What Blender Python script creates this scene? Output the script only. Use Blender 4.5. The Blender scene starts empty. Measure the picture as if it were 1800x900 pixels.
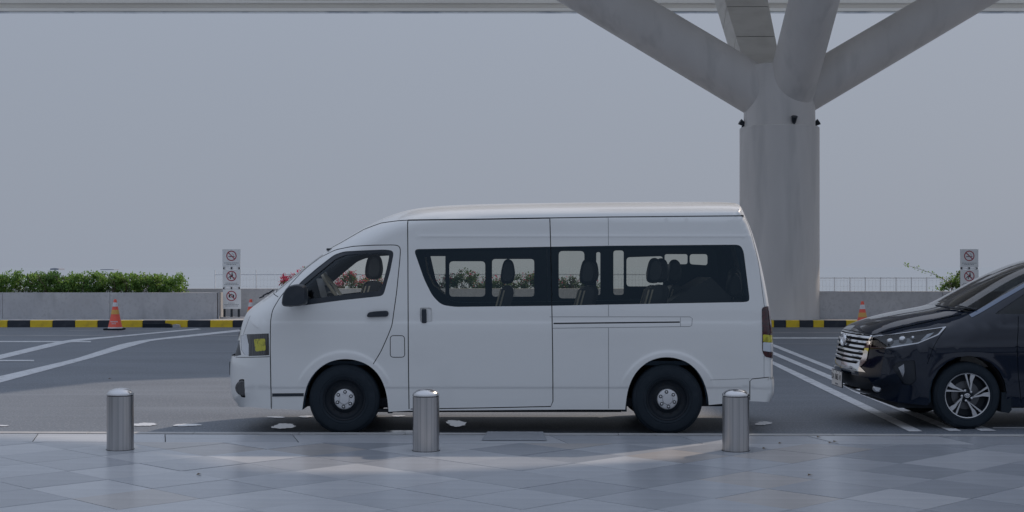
import bpy, bmesh, math, random
import numpy as np
from mathutils import Vector, Matrix
from mathutils.geometry import delaunay_2d_cdt

random.seed(7)
RNG = np.random.default_rng(7)
scene = bpy.context.scene
COL = scene.collection
R = math.radians

# ------------------------------------------------------------------ camera
F, HOR, CXP, CAMH = 2500.0, 470.0, 900.0, 1.6          # focal length (px of an 1800 px wide frame), horizon row, eye height
cam = bpy.data.cameras.new('camera')
cam.sensor_width = 36.0
cam.lens = 36.0 * F / 1800.0
cam.shift_y = (HOR - 450.0) / 1800.0
cam.clip_start = 0.1
cam.clip_end = 20000
camo = bpy.data.objects.new('camera', cam)
camo.location = (0, 0, CAMH)
camo.rotation_euler = (R(90), 0, 0)
COL.objects.link(camo)
scene.camera = camo

# ------------------------------------------------------------------ sky, sun, exposure
SX, SY = 0.80, 0.95                                    # horizontal run toward the sun per metre of height
SUN_EL = math.atan(1 / math.hypot(SX, SY))
SUN_AZ = math.atan2(SX, SY)
world = bpy.data.worlds.new('World')
scene.world = world
world.use_nodes = True
nt = world.node_tree
nt.nodes.clear()
sky = nt.nodes.new('ShaderNodeTexSky')
sky.sky_type = 'NISHITA'
sky.sun_disc = False
sky.sun_elevation = SUN_EL
sky.sun_rotation = SUN_AZ
sky.air_density = 1.0
sky.dust_density = 3.0
mixn = nt.nodes.new('ShaderNodeMix')
mixn.data_type = 'RGBA'
mixn.inputs[0].default_value = 0.93                     # a bright, even haze veils the blue
bg = nt.nodes.new('ShaderNodeBackground')
bg.inputs[1].default_value = 0.10
wo = nt.nodes.new('ShaderNodeOutputWorld')
tcw = nt.nodes.new('ShaderNodeTexCoord')
sepw = nt.nodes.new('ShaderNodeSeparateXYZ')
nt.links.new(tcw.outputs['Generated'], sepw.inputs[0])
sq = nt.nodes.new('ShaderNodeMath'); sq.operation = 'MULTIPLY'
nt.links.new(sepw.outputs[2], sq.inputs[0]); nt.links.new(sepw.outputs[2], sq.inputs[1])
lum = nt.nodes.new('ShaderNodeMath'); lum.operation = 'MULTIPLY_ADD'   # overcast-type haze: zenith three times the horizon
nt.links.new(sq.outputs[0], lum.inputs[0]); lum.inputs[1].default_value = 2.0; lum.inputs[2].default_value = 1.0
vm = nt.nodes.new('ShaderNodeVectorMath'); vm.operation = 'SCALE'
vm.inputs[0].default_value = (2.98, 3.33, 4.02)
nt.links.new(lum.outputs[0], vm.inputs['Scale'])
nt.links.new(vm.outputs[0], mixn.inputs[7])
veil = nt.nodes.new('ShaderNodeMath'); veil.operation = 'MULTIPLY_ADD'  # the haze thins toward the zenith
nt.links.new(sq.outputs[0], veil.inputs[0]); veil.inputs[1].default_value = -0.45; veil.inputs[2].default_value = 0.97
nt.links.new(veil.outputs[0], mixn.inputs[0])
nt.links.new(sky.outputs[0], mixn.inputs[6])
nt.links.new(mixn.outputs[2], bg.inputs[0])
nt.links.new(bg.outputs[0], wo.inputs[0])
sl = bpy.data.lights.new('sun', 'SUN')
sl.energy = 2.7
sl.angle = R(0.8)
sl.color = (1.0, 0.83, 0.68)
slo = bpy.data.objects.new('sun', sl)
slo.rotation_euler = Vector((SX, SY, 1)).to_track_quat('Z', 'Y').to_euler()
slo.location = (10, 12, 30)
COL.objects.link(slo)
vs = scene.view_settings
vs.view_transform = 'Standard'
vs.look = 'None'
vs.exposure = 0.0
vs.gamma = 1.0
vs.use_curve_mapping = False
scene.render.engine = 'CYCLES'
scene.cycles.use_denoising = True
scene.cycles.max_bounces = 8
scene.cycles.transparent_max_bounces = 16
scene.cycles.caustics_reflective = False
scene.cycles.caustics_refractive = False

# ------------------------------------------------------------------ pixel helpers (directions -> places on known surfaces)
def G(px, py, z=0.0):
    Z = F * (CAMH - z) / (py - HOR)
    return ((px - CXP) / F * Z, Z)
def at(px, py, Z):
    return ((px - CXP) / F * Z, Z, CAMH - (py - HOR) / F * Z)

# ------------------------------------------------------------------ materials
def mat(name, col, rough=0.6, metal=0.0, spec=0.5, coat=0.0, coat_rough=0.05, noise=None, bump=None, alpha=None, aniso=None):
    m = bpy.data.materials.new(name)
    m.use_nodes = True
    n = m.node_tree.nodes
    l = m.node_tree.links
    b = n['Principled BSDF']
    b.inputs['Base Color'].default_value = (*col, 1)
    b.inputs['Roughness'].default_value = rough
    b.inputs['Metallic'].default_value = metal
    b.inputs['Specular IOR Level'].default_value = spec
    b.inputs['Coat Weight'].default_value = coat
    b.inputs['Coat Roughness'].default_value = coat_rough
    tc = None
    if noise or bump:
        tc = n.new('ShaderNodeTexCoord')
    cur = None
    if noise:                                            # list of (scale xyz or s, detail, colour2, lo, hi)
        for (sc, det, c2, lo, hi) in noise:
            mp = n.new('ShaderNodeMapping')
            mp.inputs['Scale'].default_value = sc if isinstance(sc, tuple) else (sc, sc, sc)
            l.new(tc.outputs['Object'], mp.inputs[0])
            tx = n.new('ShaderNodeTexNoise')
            tx.inputs['Scale'].default_value = 1.0
            tx.inputs['Detail'].default_value = det
            l.new(mp.outputs[0], tx.inputs['Vector'])
            mr = n.new('ShaderNodeMapRange')
            mr.inputs[1].default_value = lo
            mr.inputs[2].default_value = hi
            l.new(tx.outputs['Fac'], mr.inputs[0])
            mx = n.new('ShaderNodeMix')
            mx.data_type = 'RGBA'
            l.new(mr.outputs[0], mx.inputs[0])
            if cur is None:
                mx.inputs[6].default_value = (*col, 1)
            else:
                l.new(cur, mx.inputs[6])
            mx.inputs[7].default_value = (*c2, 1)
            cur = mx.outputs[2]
        l.new(cur, b.inputs['Base Color'])
    if bump:
        sc, det, st, dist = bump
        mp = n.new('ShaderNodeMapping')
        mp.inputs['Scale'].default_value = sc if isinstance(sc, tuple) else (sc, sc, sc)
        l.new(tc.outputs['Object'], mp.inputs[0])
        tx = n.new('ShaderNodeTexNoise')
        tx.inputs['Scale'].default_value = 1.0
        tx.inputs['Detail'].default_value = det
        l.new(mp.outputs[0], tx.inputs['Vector'])
        bp = n.new('ShaderNodeBump')
        bp.inputs['Strength'].default_value = st
        bp.inputs['Distance'].default_value = dist
        l.new(tx.outputs['Fac'], bp.inputs['Height'])
        l.new(bp.outputs[0], b.inputs['Normal'])
    return m

def glass(name, tint, refl_tint=(1, 1, 1), ior=1.5, rough=0.0, gain=1.0):
    m = bpy.data.materials.new(name)
    m.use_nodes = True
    n = m.node_tree.nodes
    l = m.node_tree.links
    n.clear()
    tr = n.new('ShaderNodeBsdfTransparent')
    tr.inputs[0].default_value = (*tint, 1)
    gl = n.new('ShaderNodeBsdfGlossy')
    gl.inputs['Color'].default_value = (*refl_tint, 1)
    gl.inputs['Roughness'].default_value = rough
    fr = n.new('ShaderNodeFresnel')
    fr.inputs[0].default_value = ior
    mx = n.new('ShaderNodeMixShader')
    o = n.new('ShaderNodeOutputMaterial')
    l.new(fr.outputs[0], mx.inputs[0])
    l.new(tr.outputs[0], mx.inputs[1])
    l.new(gl.outputs[0], mx.inputs[2])
    l.new(mx.outputs[0], o.inputs[0])
    return m

M = {}
M['asphalt'] = mat('asphalt', (0.134, 0.158, 0.192), 0.6, spec=0.5,
                   noise=[((0.35, 0.8, 1), 4, (0.106, 0.126, 0.156), 0.42, 0.68), ((45, 22, 45), 3, (0.25, 0.26, 0.28), 0.52, 0.75), ((60, 24, 60), 2, (0.075, 0.082, 0.095), 0.54, 0.72), ((0.12, 2.6, 1), 3, (0.168, 0.193, 0.228), 0.55, 0.8)],
                   bump=(70, 3, 0.35, 0.006))
M['apron'] = mat('apron', (0.288, 0.335, 0.387), 1.0, spec=0.0, noise=[(0.02, 3, (0.278, 0.324, 0.375), 0.4, 0.7)])
M['concrete'] = mat('concrete', (0.48, 0.485, 0.505), 0.8, noise=[(1.4, 6, (0.56, 0.565, 0.58), 0.4, 0.7), ((3, 3, 0.9), 5, (0.36, 0.365, 0.38), 0.56, 0.78), (14, 4, (0.43, 0.435, 0.45), 0.5, 0.75)], bump=(9, 5, 0.3, 0.01))
M['concrete_light'] = mat('concrete_light', (0.42, 0.43, 0.45), 0.8, noise=[(3, 5, (0.34, 0.35, 0.37), 0.45, 0.7)])
M['column'] = mat('column', (0.64, 0.62, 0.605), 0.6, noise=[((0.9, 0.9, 0.25), 5, (0.71, 0.69, 0.675), 0.4, 0.7), ((2.2, 2.2, 0.3), 4, (0.54, 0.53, 0.52), 0.52, 0.75)], bump=(0.8, 3, 0.25, 0.03))
M['cladding'] = mat('cladding', (0.70, 0.68, 0.64), 0.6, noise=[((1.5, 1.5, 4), 5, (0.60, 0.58, 0.54), 0.45, 0.75)])
M['roof_soffit'] = mat('roof_soffit', (0.82, 0.80, 0.755), 0.7, noise=[((0.15, 0.6, 1), 4, (0.74, 0.715, 0.67), 0.45, 0.75)])
M['roof_edge'] = mat('roof_edge', (0.75, 0.79, 0.83), 0.5, noise=[((0.8, 1, 2.0), 4, (0.44, 0.49, 0.56), 0.5, 0.62)])
M['kerb_yellow'] = mat('kerb_yellow', (0.84, 0.60, 0.03), 0.6, noise=[(5, 5, (0.66, 0.46, 0.04), 0.5, 0.75)])
M['kerb_black'] = mat('kerb_black', (0.022, 0.030, 0.044), 0.6, noise=[(5, 5, (0.045, 0.053, 0.066), 0.5, 0.8)])
M['kerb_stone'] = mat('kerb_stone', (0.40, 0.405, 0.41), 0.55, noise=[((3, 8, 3), 5, (0.27, 0.275, 0.285), 0.45, 0.75)])
M['joint'] = mat('joint', (0.08, 0.085, 0.095), 0.8)
M['road_paint'] = mat('road_paint', (0.64, 0.66, 0.69), 0.65, noise=[(6, 6, (0.42, 0.435, 0.46), 0.46, 0.74), (30, 4, (0.27, 0.285, 0.31), 0.58, 0.72)])
M['road_paint_faint'] = mat('road_paint_faint', (0.30, 0.31, 0.33), 0.65, noise=[((1.5, 9, 9), 6, (0.16, 0.168, 0.185), 0.42, 0.62)])
tile_tones = [(0.35, 0.375, 0.415), (0.395, 0.42, 0.46), (0.46, 0.48, 0.515), (0.30, 0.325, 0.365), (0.42, 0.41, 0.41)]
for i, c in enumerate(tile_tones):
    d = tuple(v * 0.87 for v in c)
    e = tuple(v * 1.12 for v in c)
    M['tile%d' % i] = mat('paving_stone', c, 0.22 + 0.025 * (i % 3), spec=0.5, noise=[((1.2, 9, 3), 5, d, 0.45, 0.75), ((60, 60, 60), 2, e, 0.6, 0.8), (1.1, 4, d, 0.5, 0.75)], bump=((6, 30, 10), 4, 0.06, 0.004))
M['steel'] = mat('steel', (0.50, 0.49, 0.49), 0.30, metal=1.0, noise=[((70, 70, 0.5), 3, (0.36, 0.36, 0.365), 0.38, 0.66)], bump=((160, 160, 0.6), 2, 0.12, 0.002))
M['steel_cap'] = mat('steel_cap', (0.62, 0.62, 0.63), 0.2, metal=1.0)
M['van_paint'] = mat('van_paint', (0.72, 0.73, 0.725), 0.32, spec=0.5, coat=0.6, coat_rough=0.08, noise=[((0.8, 0.8, 2.5), 5, (0.68, 0.69, 0.685), 0.5, 0.75)])
M['rubber'] = mat('rubber', (0.011, 0.019, 0.028), 0.75, spec=0.3, noise=[(12, 4, (0.018, 0.026, 0.036), 0.5, 0.75)])
M['black_plastic'] = mat('black_plastic', (0.013, 0.021, 0.032), 0.45, noise=[(8, 4, (0.03, 0.036, 0.046), 0.5, 0.8)])
M['gap'] = mat('gap', (0.012, 0.015, 0.02), 0.9)
M['liner'] = mat('liner', (0.015, 0.019, 0.026), 0.9)
M['lining'] = mat('lining', (0.012, 0.032, 0.056), 0.7)  # blue put into the colour to imitate sky reflected in the windows
M['trim'] = mat('trim', (0.010, 0.034, 0.062), 0.35)  # same painted-in blue, standing for the sky's reflection in the side glass
M['seat'] = mat('seat', (0.05, 0.055, 0.065), 0.5)
M['cream'] = mat('cream', (0.78, 0.71, 0.57), 0.6)
M['grey_dash'] = mat('grey_dash', (0.36, 0.36, 0.35), 0.7)
M['paper'] = mat('paper', (0.85, 0.86, 0.88), 0.7)
M['glass_van'] = glass('glass_van', (0.66, 0.67, 0.63), (0.55, 0.78, 1.0))
M['glass_door'] = glass('glass_door', (0.93, 0.92, 0.87), (0.8, 0.9, 1.0))
M['glass_far'] = glass('glass_far', (0.93, 0.91, 0.84))
M['glass_clear'] = glass('glass_clear', (0.88, 0.9, 0.92))
M['glass_car'] = glass('glass_car', (0.10, 0.12, 0.14), (0.9, 0.95, 1.0), ior=1.5)
M['glass_screen'] = glass('glass_screen', (0.40, 0.41, 0.40), (1, 1, 1), ior=1.7)
M['rim_black'] = mat('rim_black', (0.010, 0.015, 0.022), 0.5, spec=0.25)
M['hub'] = mat('hub', (0.60, 0.61, 0.63), 0.38, metal=0.4)
M['alloy'] = mat('alloy', (0.58, 0.59, 0.61), 0.28, metal=0.8)
M['chrome'] = mat('chrome', (0.80, 0.81, 0.83), 0.10, metal=1.0)
M['lamp_silver'] = mat('lamp_silver', (0.62, 0.64, 0.67), 0.22, metal=0.7)
M['lamp_smoke'] = mat('lamp_smoke', (0.055, 0.058, 0.062), 0.15, coat=1.0, noise=[((90, 4, 4), 2, (0.025, 0.027, 0.03), 0.45, 0.6)])
M['lamp_yellow'] = mat('lamp_yellow', (0.50, 0.47, 0.03), 0.25, coat=1.0, noise=[((45, 45, 25), 2, (0.30, 0.28, 0.02), 0.48, 0.6)])
M['lamp_red'] = mat('lamp_red', (0.050, 0.008, 0.014), 0.15, coat=0.6, noise=[((40, 40, 30), 2, (0.016, 0.006, 0.012), 0.46, 0.58)])
M['lamp_white'] = mat('lamp_white', (0.55, 0.60, 0.66), 0.2, coat=1.0)
M['car_paint'] = mat('car_paint', (0.0035, 0.009, 0.022), 0.06, spec=0.5, coat=0.15, coat_rough=0.02)
M['car_black'] = mat('car_black', (0.014, 0.019, 0.027), 0.5)
M['sign_white'] = mat('sign_white', (0.80, 0.83, 0.85), 0.5, noise=[(4, 4, (0.74, 0.77, 0.80), 0.5, 0.75)])
M['sign_bracket'] = mat('sign_bracket', (0.85, 0.87, 0.89), 0.5)
M['sign_red'] = mat('sign_red', (0.36, 0.02, 0.05), 0.5)
M['sign_black'] = mat('sign_black', (0.02, 0.024, 0.03), 0.5)
M['sign_text'] = mat('sign_text', (0.20, 0.22, 0.25), 0.5)
M['cone_red'] = mat('cone_red', (0.95, 0.145, 0.095), 0.5, noise=[(9, 4, (0.85, 0.12, 0.08), 0.5, 0.75)])
M['cone_white'] = mat('cone_white', (0.72, 0.72, 0.74), 0.45)
M['cone_yellow'] = mat('cone_yellow', (0.75, 0.42, 0.11), 0.45)
M['fence'] = mat('fence', (0.72, 0.76, 0.82), 0.5)
M['fence_mesh'] = mat('fence_mesh', (0.78, 0.81, 0.85), 0.5)
M['soil'] = mat('soil', (0.06, 0.05, 0.04), 0.9)
M['twig'] = mat('twig', (0.13, 0.10, 0.07), 0.85)
M['plate_white'] = mat('plate_white', (0.84, 0.85, 0.86), 0.45)
M['foam'] = mat('foam', (0.80, 0.82, 0.85), 0.10, noise=[(26, 4, (0.62, 0.64, 0.68), 0.55, 0.75)])
M['far_building'] = mat('far_building', (0.27, 0.295, 0.345), 0.8)
def leafmat(name, c, c2):
    m = mat(name, c, 0.45, spec=0.4, noise=[(2.5, 3, c2, 0.35, 0.65)])
    n = m.node_tree.nodes
    l = m.node_tree.links
    b = n['Principled BSDF']
    tl = n.new('ShaderNodeBsdfTranslucent')
    tl.inputs[0].default_value = (*[v * 1.6 for v in c2], 1)
    mx = n.new('ShaderNodeMixShader')
    mx.inputs[0].default_value = 0.4
    l.new(b.outputs[0], mx.inputs[1])
    l.new(tl.outputs[0], mx.inputs[2])
    l.new(mx.outputs[0], n['Material Output'].inputs[0])
    return m
M['leaf'] = leafmat('leaf', (0.095, 0.19, 0.060), (0.17, 0.285, 0.065))
M['leaf_dark'] = leafmat('leaf_dark', (0.055, 0.10, 0.035), (0.085, 0.14, 0.045))
M['bract'] = leafmat('bract', (0.34, 0.06, 0.09), (0.42, 0.07, 0.13))

# ------------------------------------------------------------------ object helpers
def tag(o, label=None, cat=None, group=None, kind=None):
    if label: o['label'] = label
    if cat: o['category'] = cat
    if group: o['group'] = group
    if kind: o['kind'] = kind
    return o
def link(name, me, m, parent=None, loc=None):
    o = bpy.data.objects.new(name, me)
    COL.objects.link(o)
    if m is not None and me is not None and not me.materials:
        me.materials.append(M[m] if isinstance(m, str) else m)
    if parent is not None:
        o.parent = parent
    if loc is not None:
        o.location = loc
    return o
def empty(name, loc):
    o = bpy.data.objects.new(name, None)
    o.location = loc
    o.empty_display_size = 0.2
    COL.objects.link(o)
    return o
def copy_tree(o, parent=None):
    c = o.copy()
    COL.objects.link(c)
    if parent is not None:
        c.parent = parent
    for ch in list(o.children):
        copy_tree(ch, c)
    return c

class MB:
    def __init__(s):
        s.v, s.f, s.sm = [], [], []
    def add(s, vs_, fs_, smooth=False):
        b = len(s.v)
        s.v += [tuple(p) for p in vs_]
        s.f += [tuple(i + b for i in f) for f in fs_]
        s.sm += [smooth] * len(fs_)
        return s
    def box(s, x0, x1, y0, y1, z0, z1, bev=0.0):
        if bev <= 0:
            v = [(x, y, z) for x in (x0, x1) for y in (y0, y1) for z in (z0, z1)]
            return s.add(v, [(0, 1, 3, 2), (4, 6, 7, 5), (0, 4, 5, 1), (2, 3, 7, 6), (0, 2, 6, 4), (1, 5, 7, 3)])
        bm = bmesh.new()
        bmesh.ops.create_cube(bm, size=1)
        for vv in bm.verts:
            vv.co = Vector(((x0 + x1) / 2 + vv.co.x * (x1 - x0), (y0 + y1) / 2 + vv.co.y * (y1 - y0), (z0 + z1) / 2 + vv.co.z * (z1 - z0)))
        bmesh.ops.bevel(bm, geom=bm.edges[:], offset=bev, segments=2, profile=0.6, affect='EDGES')
        bm.verts.index_update()
        s.add([vv.co[:] for vv in bm.verts], [[q.index for q in f.verts] for f in bm.faces])
        bm.free()
        return s
    def tube(s, pts, rad, n=8, caps=True):
        pts = [Vector(p) for p in pts]
        rads = rad if isinstance(rad, (list, tuple)) else [rad] * len(pts)
        rings = []
        up = None
        for i, p in enumerate(pts):
            d = (pts[min(i + 1, len(pts) - 1)] - pts[max(i - 1, 0)]).normalized()
            if up is None:
                up = Vector((0, 0, 1)) if abs(d.z) < 0.9 else Vector((1, 0, 0))
            a = d.cross(up).normalized()
            b = a.cross(d).normalized()
            up = b
            rings.append([p + (a * math.cos(2 * math.pi * k / n) + b * math.sin(2 * math.pi * k / n)) * rads[i] for k in range(n)])
        v = [q for r_ in rings for q in r_]
        f = []
        for i in range(len(pts) - 1):
            for k in range(n):
                f.append((i * n + k, i * n + (k + 1) % n, (i + 1) * n + (k + 1) % n, (i + 1) * n + k))
        s.add(v, f, True)
        if caps:
            s.add(rings[0], [tuple(range(n))])
            s.add(rings[-1], [tuple(reversed(range(n)))])
        return s
    def lathe(s, prof, n=32, axis='z', c=(0, 0, 0), smooth=True, caps=True):
        v, f = [], []
        for (r_, h) in prof:
            for k in range(n):
                a = 2 * math.pi * k / n
                if axis == 'z':
                    v.append((c[0] + r_ * math.cos(a), c[1] + r_ * math.sin(a), c[2] + h))
                else:                                   # about y; h runs along y
                    v.append((c[0] + r_ * math.cos(a), c[1] + h, c[2] + r_ * math.sin(a)))
        for i in range(len(prof) - 1):
            for k in range(n):
                q = (i * n + k, i * n + (k + 1) % n, (i + 1) * n + (k + 1) % n, (i + 1) * n + k)
                f.append(q if axis == 'z' else tuple(reversed(q)))
        s.add(v, f, smooth)
        if caps:
            m_ = len(prof) - 1
            s.add(v[:n], [tuple(range(n))])
            s.add(v[m_ * n:], [tuple(range(n))])
        return s
    def prism(s, poly, axis, a, b):
        """poly: 2-D list; axis 'y': poly is (x,z) swept y a..b; 'z': poly is (x,y) swept z a..b; 'x': (y,z)."""
        def P(p, t):
            return {'y': (p[0], t, p[1]), 'z': (p[0], p[1], t), 'x': (t, p[0], p[1])}[axis]
        n = len(poly)
        v = [P(p, a) for p in poly] + [P(p, b) for p in poly]
        f = [tuple(range(n)), tuple(range(2 * n - 1, n - 1, -1))] + [(i, i + n, (i + 1) % n + n, (i + 1) % n) for i in range(n)]
        return s.add(v, f)
    def mesh(s, name, fix=True):
        me = bpy.data.meshes.new(name)
        me.from_pydata(s.v, [], s.f)
        me.polygons.foreach_set('use_smooth', [bool(q) for q in s.sm])
        if fix:
            bm = bmesh.new()
            bm.from_mesh(me)
            bmesh.ops.remove_doubles(bm, verts=bm.verts[:], dist=2e-5)
            bmesh.ops.recalc_face_normals(bm, faces=bm.faces)
            for e_ in bm.edges:
                if len(e_.link_faces) == 2 and e_.calc_face_angle(0) > 0.6: e_.smooth = False
            bm.to_mesh(me)
            bm.free()
        me.update()
        return me
    def build(s, name, m, parent=None, loc=None):
        return link(name, s.mesh(name), m, parent, loc)

def fillet(pts, r, closed=True, n=5):
    out = []
    L = len(pts)
    for i in range(L):
        if not closed and i in (0, L - 1):
            out.append(tuple(pts[i]))
            continue
        a, b, c = (np.array(pts[(i + k) % L], float) for k in (-1, 0, 1))
        la, lc = np.linalg.norm(a - b), np.linalg.norm(c - b)
        ra = min(r, 0.45 * la)
        rc = min(r, 0.45 * lc)
        p, q = b + (a - b) / la * ra, b + (c - b) / lc * rc
        for t in np.linspace(0, 1, n):
            out.append(tuple((1 - t) ** 2 * p + 2 * t * (1 - t) * b + t * t * q))
    return out
def resample(pts, step, closed=False):
    pts = [np.array(p, float) for p in pts]
    if closed: pts = pts + [pts[0]]
    out = []
    for a, b in zip(pts[:-1], pts[1:]):
        k = max(1, int(math.ceil(np.linalg.norm(b - a) / step)))
        for i in range(k):
            out.append(a + (b - a) * i / k)
    if not closed: out.append(pts[-1])
    return out
def chaikin(pts, it=2):
    pts = [np.array(p, float) for p in pts]
    for _ in range(it):
        o = [pts[0]]
        for a, b in zip(pts[:-1], pts[1:]):
            o += [a * 0.75 + b * 0.25, a * 0.25 + b * 0.75]
        o.append(pts[-1])
        pts = o
    return pts
def inside(P, poly):
    x, y = P[:, 0], P[:, 1]
    poly = np.asarray(poly)
    c = np.zeros(len(P), bool)
    j = len(poly) - 1
    for i in range(len(poly)):
        xi, yi = poly[i]
        xj, yj = poly[j]
        if yi != yj:
            c ^= ((yi > y) != (yj > y)) & (x < (xj - xi) * (y - yi) / (yj - yi) + xi)
        j = i
    return c

# ------------------------------------------------------------------ a vehicle shell: side-view plan of panels laid on a curved surface
class Shell:
    """sil: (x,z,R,n) along front-bottom -> nose -> roof -> tail; bottom: (x,z) rear -> front; W(z,x): half width; feat(x,z): relief."""
    def __init__(s, sil, bottom, W, feat, origin):
        P = chaikin([(a, b, c, d) for a, b, c, d in sil], 2)
        P = np.array(resample([p for p in P], 0.03))
        s.sil = P
        s.bottom = [np.array(p) for p in resample(bottom, 0.03)]
        s.W, s.feat, s.o = W, feat, origin
        s.poly = np.array([p[:2] for p in P] + list(s.bottom))
        s.cdt_v, s.cdt_e = [], []
        s.classes = []
        s.A, s.B = P[:-1], P[1:]
        s.line(s.poly, closed=True)
    def dist(s, X, Z):
        best, Rr, Nn = np.empty(len(X)), np.empty(len(X)), np.empty(len(X))
        A, D = s.A[:, :2], s.B[:, :2] - s.A[:, :2]
        L2 = np.maximum((D * D).sum(1), 1e-12)
        for i in range(0, len(X), 2000):
            qx, qz = X[i:i + 2000, None], Z[i:i + 2000, None]
            t = np.clip(((qx - A[:, 0]) * D[:, 0] + (qz - A[:, 1]) * D[:, 1]) / L2, 0, 1)
            dd = (qx - A[:, 0] - t * D[:, 0]) ** 2 + (qz - A[:, 1] - t * D[:, 1]) ** 2
            k = dd.argmin(1)
            r = np.arange(len(k))
            tt = t[r, k]
            best[i:i + 2000] = np.sqrt(dd[r, k])
            Rr[i:i + 2000] = s.A[k, 2] + (s.B[k, 2] - s.A[k, 2]) * tt
            Nn[i:i + 2000] = s.A[k, 3] + (s.B[k, 3] - s.A[k, 3]) * tt
        return best, Rr, Nn
    def Y(s, X, Z):
        X, Z = np.atleast_1d(np.asarray(X, float)), np.atleast_1d(np.asarray(Z, float))
        d, Rr, Nn = s.dist(X, Z)
        t = np.clip(d / Rr, 0, 1)
        sh = (1 - (1 - t) ** Nn) ** (1 / Nn)
        return s.W(Z, X) * sh + s.feat(X, Z) * sh
    def px(s, pts, side=-1):
        """where the lines of sight of pixels meet the shell (local x, z)"""
        P = np.array(pts, float)
        Z = np.full(len(P), s.o[1] + side * 0.85)
        for _ in range(10):
            x = (P[:, 0] - CXP) / F * Z - s.o[0]
            z = CAMH - (P[:, 1] - HOR) / F * Z
            ins = inside(np.stack([x, z], 1), s.poly)
            y = np.where(ins, s.Y(x, z), np.where(z < 0.5, 0.88, 0.25))
            Z = 0.5 * Z + 0.5 * (s.o[1] + side * y)
        return [(float(a), float(b)) for a, b in zip(x, z)]
    def line(s, pts, closed=False, step=0.05):
        pts = resample(pts, step, closed)
        b = len(s.cdt_v)
        s.cdt_v += [Vector((float(p[0]), float(p[1]))) for p in pts]
        n = len(pts)
        s.cdt_e += [(b + i, b + i + 1) for i in range(n - 1)]
        if closed: s.cdt_e.append((b + n - 1, b))
    def panel(s, name, poly):
        s.line(poly, True)
        s.classes.append((name, np.array(poly)))
    def seam(s, pts, w=0.008, name='seam'):
        name = '%s_%d' % (name, len(s.classes))
        pts = [np.array(p, float) for p in pts]
        Lft, Rgt = [], []
        for i, p in enumerate(pts):
            d = pts[min(i + 1, len(pts) - 1)] - pts[max(i - 1, 0)]
            d = d / max(np.linalg.norm(d), 1e-9)
            nrm = np.array([-d[1], d[0]]) * w / 2
            Lft.append(p + nrm)
            Rgt.append(p - nrm)
        s.panel(name, Lft + Rgt[::-1])
    def offset_strip(s, i0, i1, d):
        a = [p[:2] for p in s.sil[i0:i1 + 1]]
        b = []
        for i in range(i0, i1 + 1):
            t = s.sil[min(i + 1, len(s.sil) - 1)][:2] - s.sil[max(i - 1, 0)][:2]
            t = t / np.linalg.norm(t)
            b.append(s.sil[i][:2] + np.array([t[1], -t[0]]) * d)
        return a + b[::-1]
    def run(s, rings, grid, gmin):
        pts = []
        for d in rings:
            ring = []
            for i in range(len(s.sil)):
                t = s.sil[min(i + 1, len(s.sil) - 1)][:2] - s.sil[max(i - 1, 0)][:2]
                t = t / max(np.linalg.norm(t), 1e-9)
                ring.append(s.sil[i][:2] + np.array([t[1], -t[0]]) * d)
            ring = np.array(ring)
            ring = ring[inside(ring, s.poly)]
            dd = s.dist(ring[:, 0], ring[:, 1])[0]
            pts.append(ring[dd > d * 0.9])
        lo, hi = s.poly.min(0), s.poly.max(0)
        gx, gz = np.meshgrid(np.arange(lo[0], hi[0], grid), np.arange(lo[1], hi[1], grid))
        gx = gx + (np.arange(gx.shape[0]) % 2)[:, None] * grid / 2
        g = np.stack([gx.ravel(), gz.ravel()], 1)
        g = g[inside(g, s.poly)]
        g = g[s.dist(g[:, 0], g[:, 1])[0] > gmin]
        pts.append(g)
        for p in np.concatenate(pts):
            s.cdt_v.append(Vector((float(p[0]), float(p[1]))))
        V, E, Fc, *_ = delaunay_2d_cdt(s.cdt_v, s.cdt_e, [], 0, 2e-4)
        V = np.array([v[:] for v in V])
        T = np.array([f for f in Fc if len(f) == 3])
        C = V[T].mean(1)
        ok = inside(C, s.poly)
        T, C = T[ok], C[ok]
        cls = np.full(len(T), -1)
        names = []
        for k, (nm, poly) in enumerate(s.classes):
            if nm not in names: names.append(nm)
            m_ = (cls < 0) & inside(C, poly)
            cls[m_] = names.index(nm)
        s.V, s.T, s.cls, s.names = V, T, cls, names
        lo2 = s.V
        e = np.clip(0.3 * s.dist(lo2[:, 0], lo2[:, 1])[0], 2e-4, 0.005)
        s.Yv = s.Y(lo2[:, 0], lo2[:, 1])
        # gradient for smooth normals, taken a hair inside the outline
        c = s.poly.mean(0)
        q = lo2 + (c - lo2) * 3e-4
        yx = (s.Y(q[:, 0] + e, q[:, 1]) - s.Y(q[:, 0] - e, q[:, 1])) / (2 * e)
        yz = (s.Y(q[:, 0], q[:, 1] + e) - s.Y(q[:, 0], q[:, 1] - e)) / (2 * e)
        N = np.stack([-yx, -np.ones(len(q)), -yz], 1)
        s.N = N / np.linalg.norm(N, axis=1)[:, None]
        A, B, Cc = V[T[:, 0]], V[T[:, 1]], V[T[:, 2]]
        ar = (B[:, 0] - A[:, 0]) * (Cc[:, 1] - A[:, 1]) - (B[:, 1] - A[:, 1]) * (Cc[:, 0] - A[:, 0])
        s.T[ar < 0] = s.T[ar < 0][:, ::-1]
        # where the analytic normal is unreliable (ridges of the distance field) fall back on the mesh's own
        P3 = np.stack([V[:, 0], -s.Yv, V[:, 1]], 1)
        fn = np.cross(P3[s.T[:, 1]] - P3[s.T[:, 0]], P3[s.T[:, 2]] - P3[s.T[:, 0]])
        vn = np.zeros_like(P3)
        for k in range(3): np.add.at(vn, s.T[:, k], fn)
        ln = np.linalg.norm(vn, axis=1)
        vn = vn / np.maximum(ln, 1e-12)[:, None]
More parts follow.
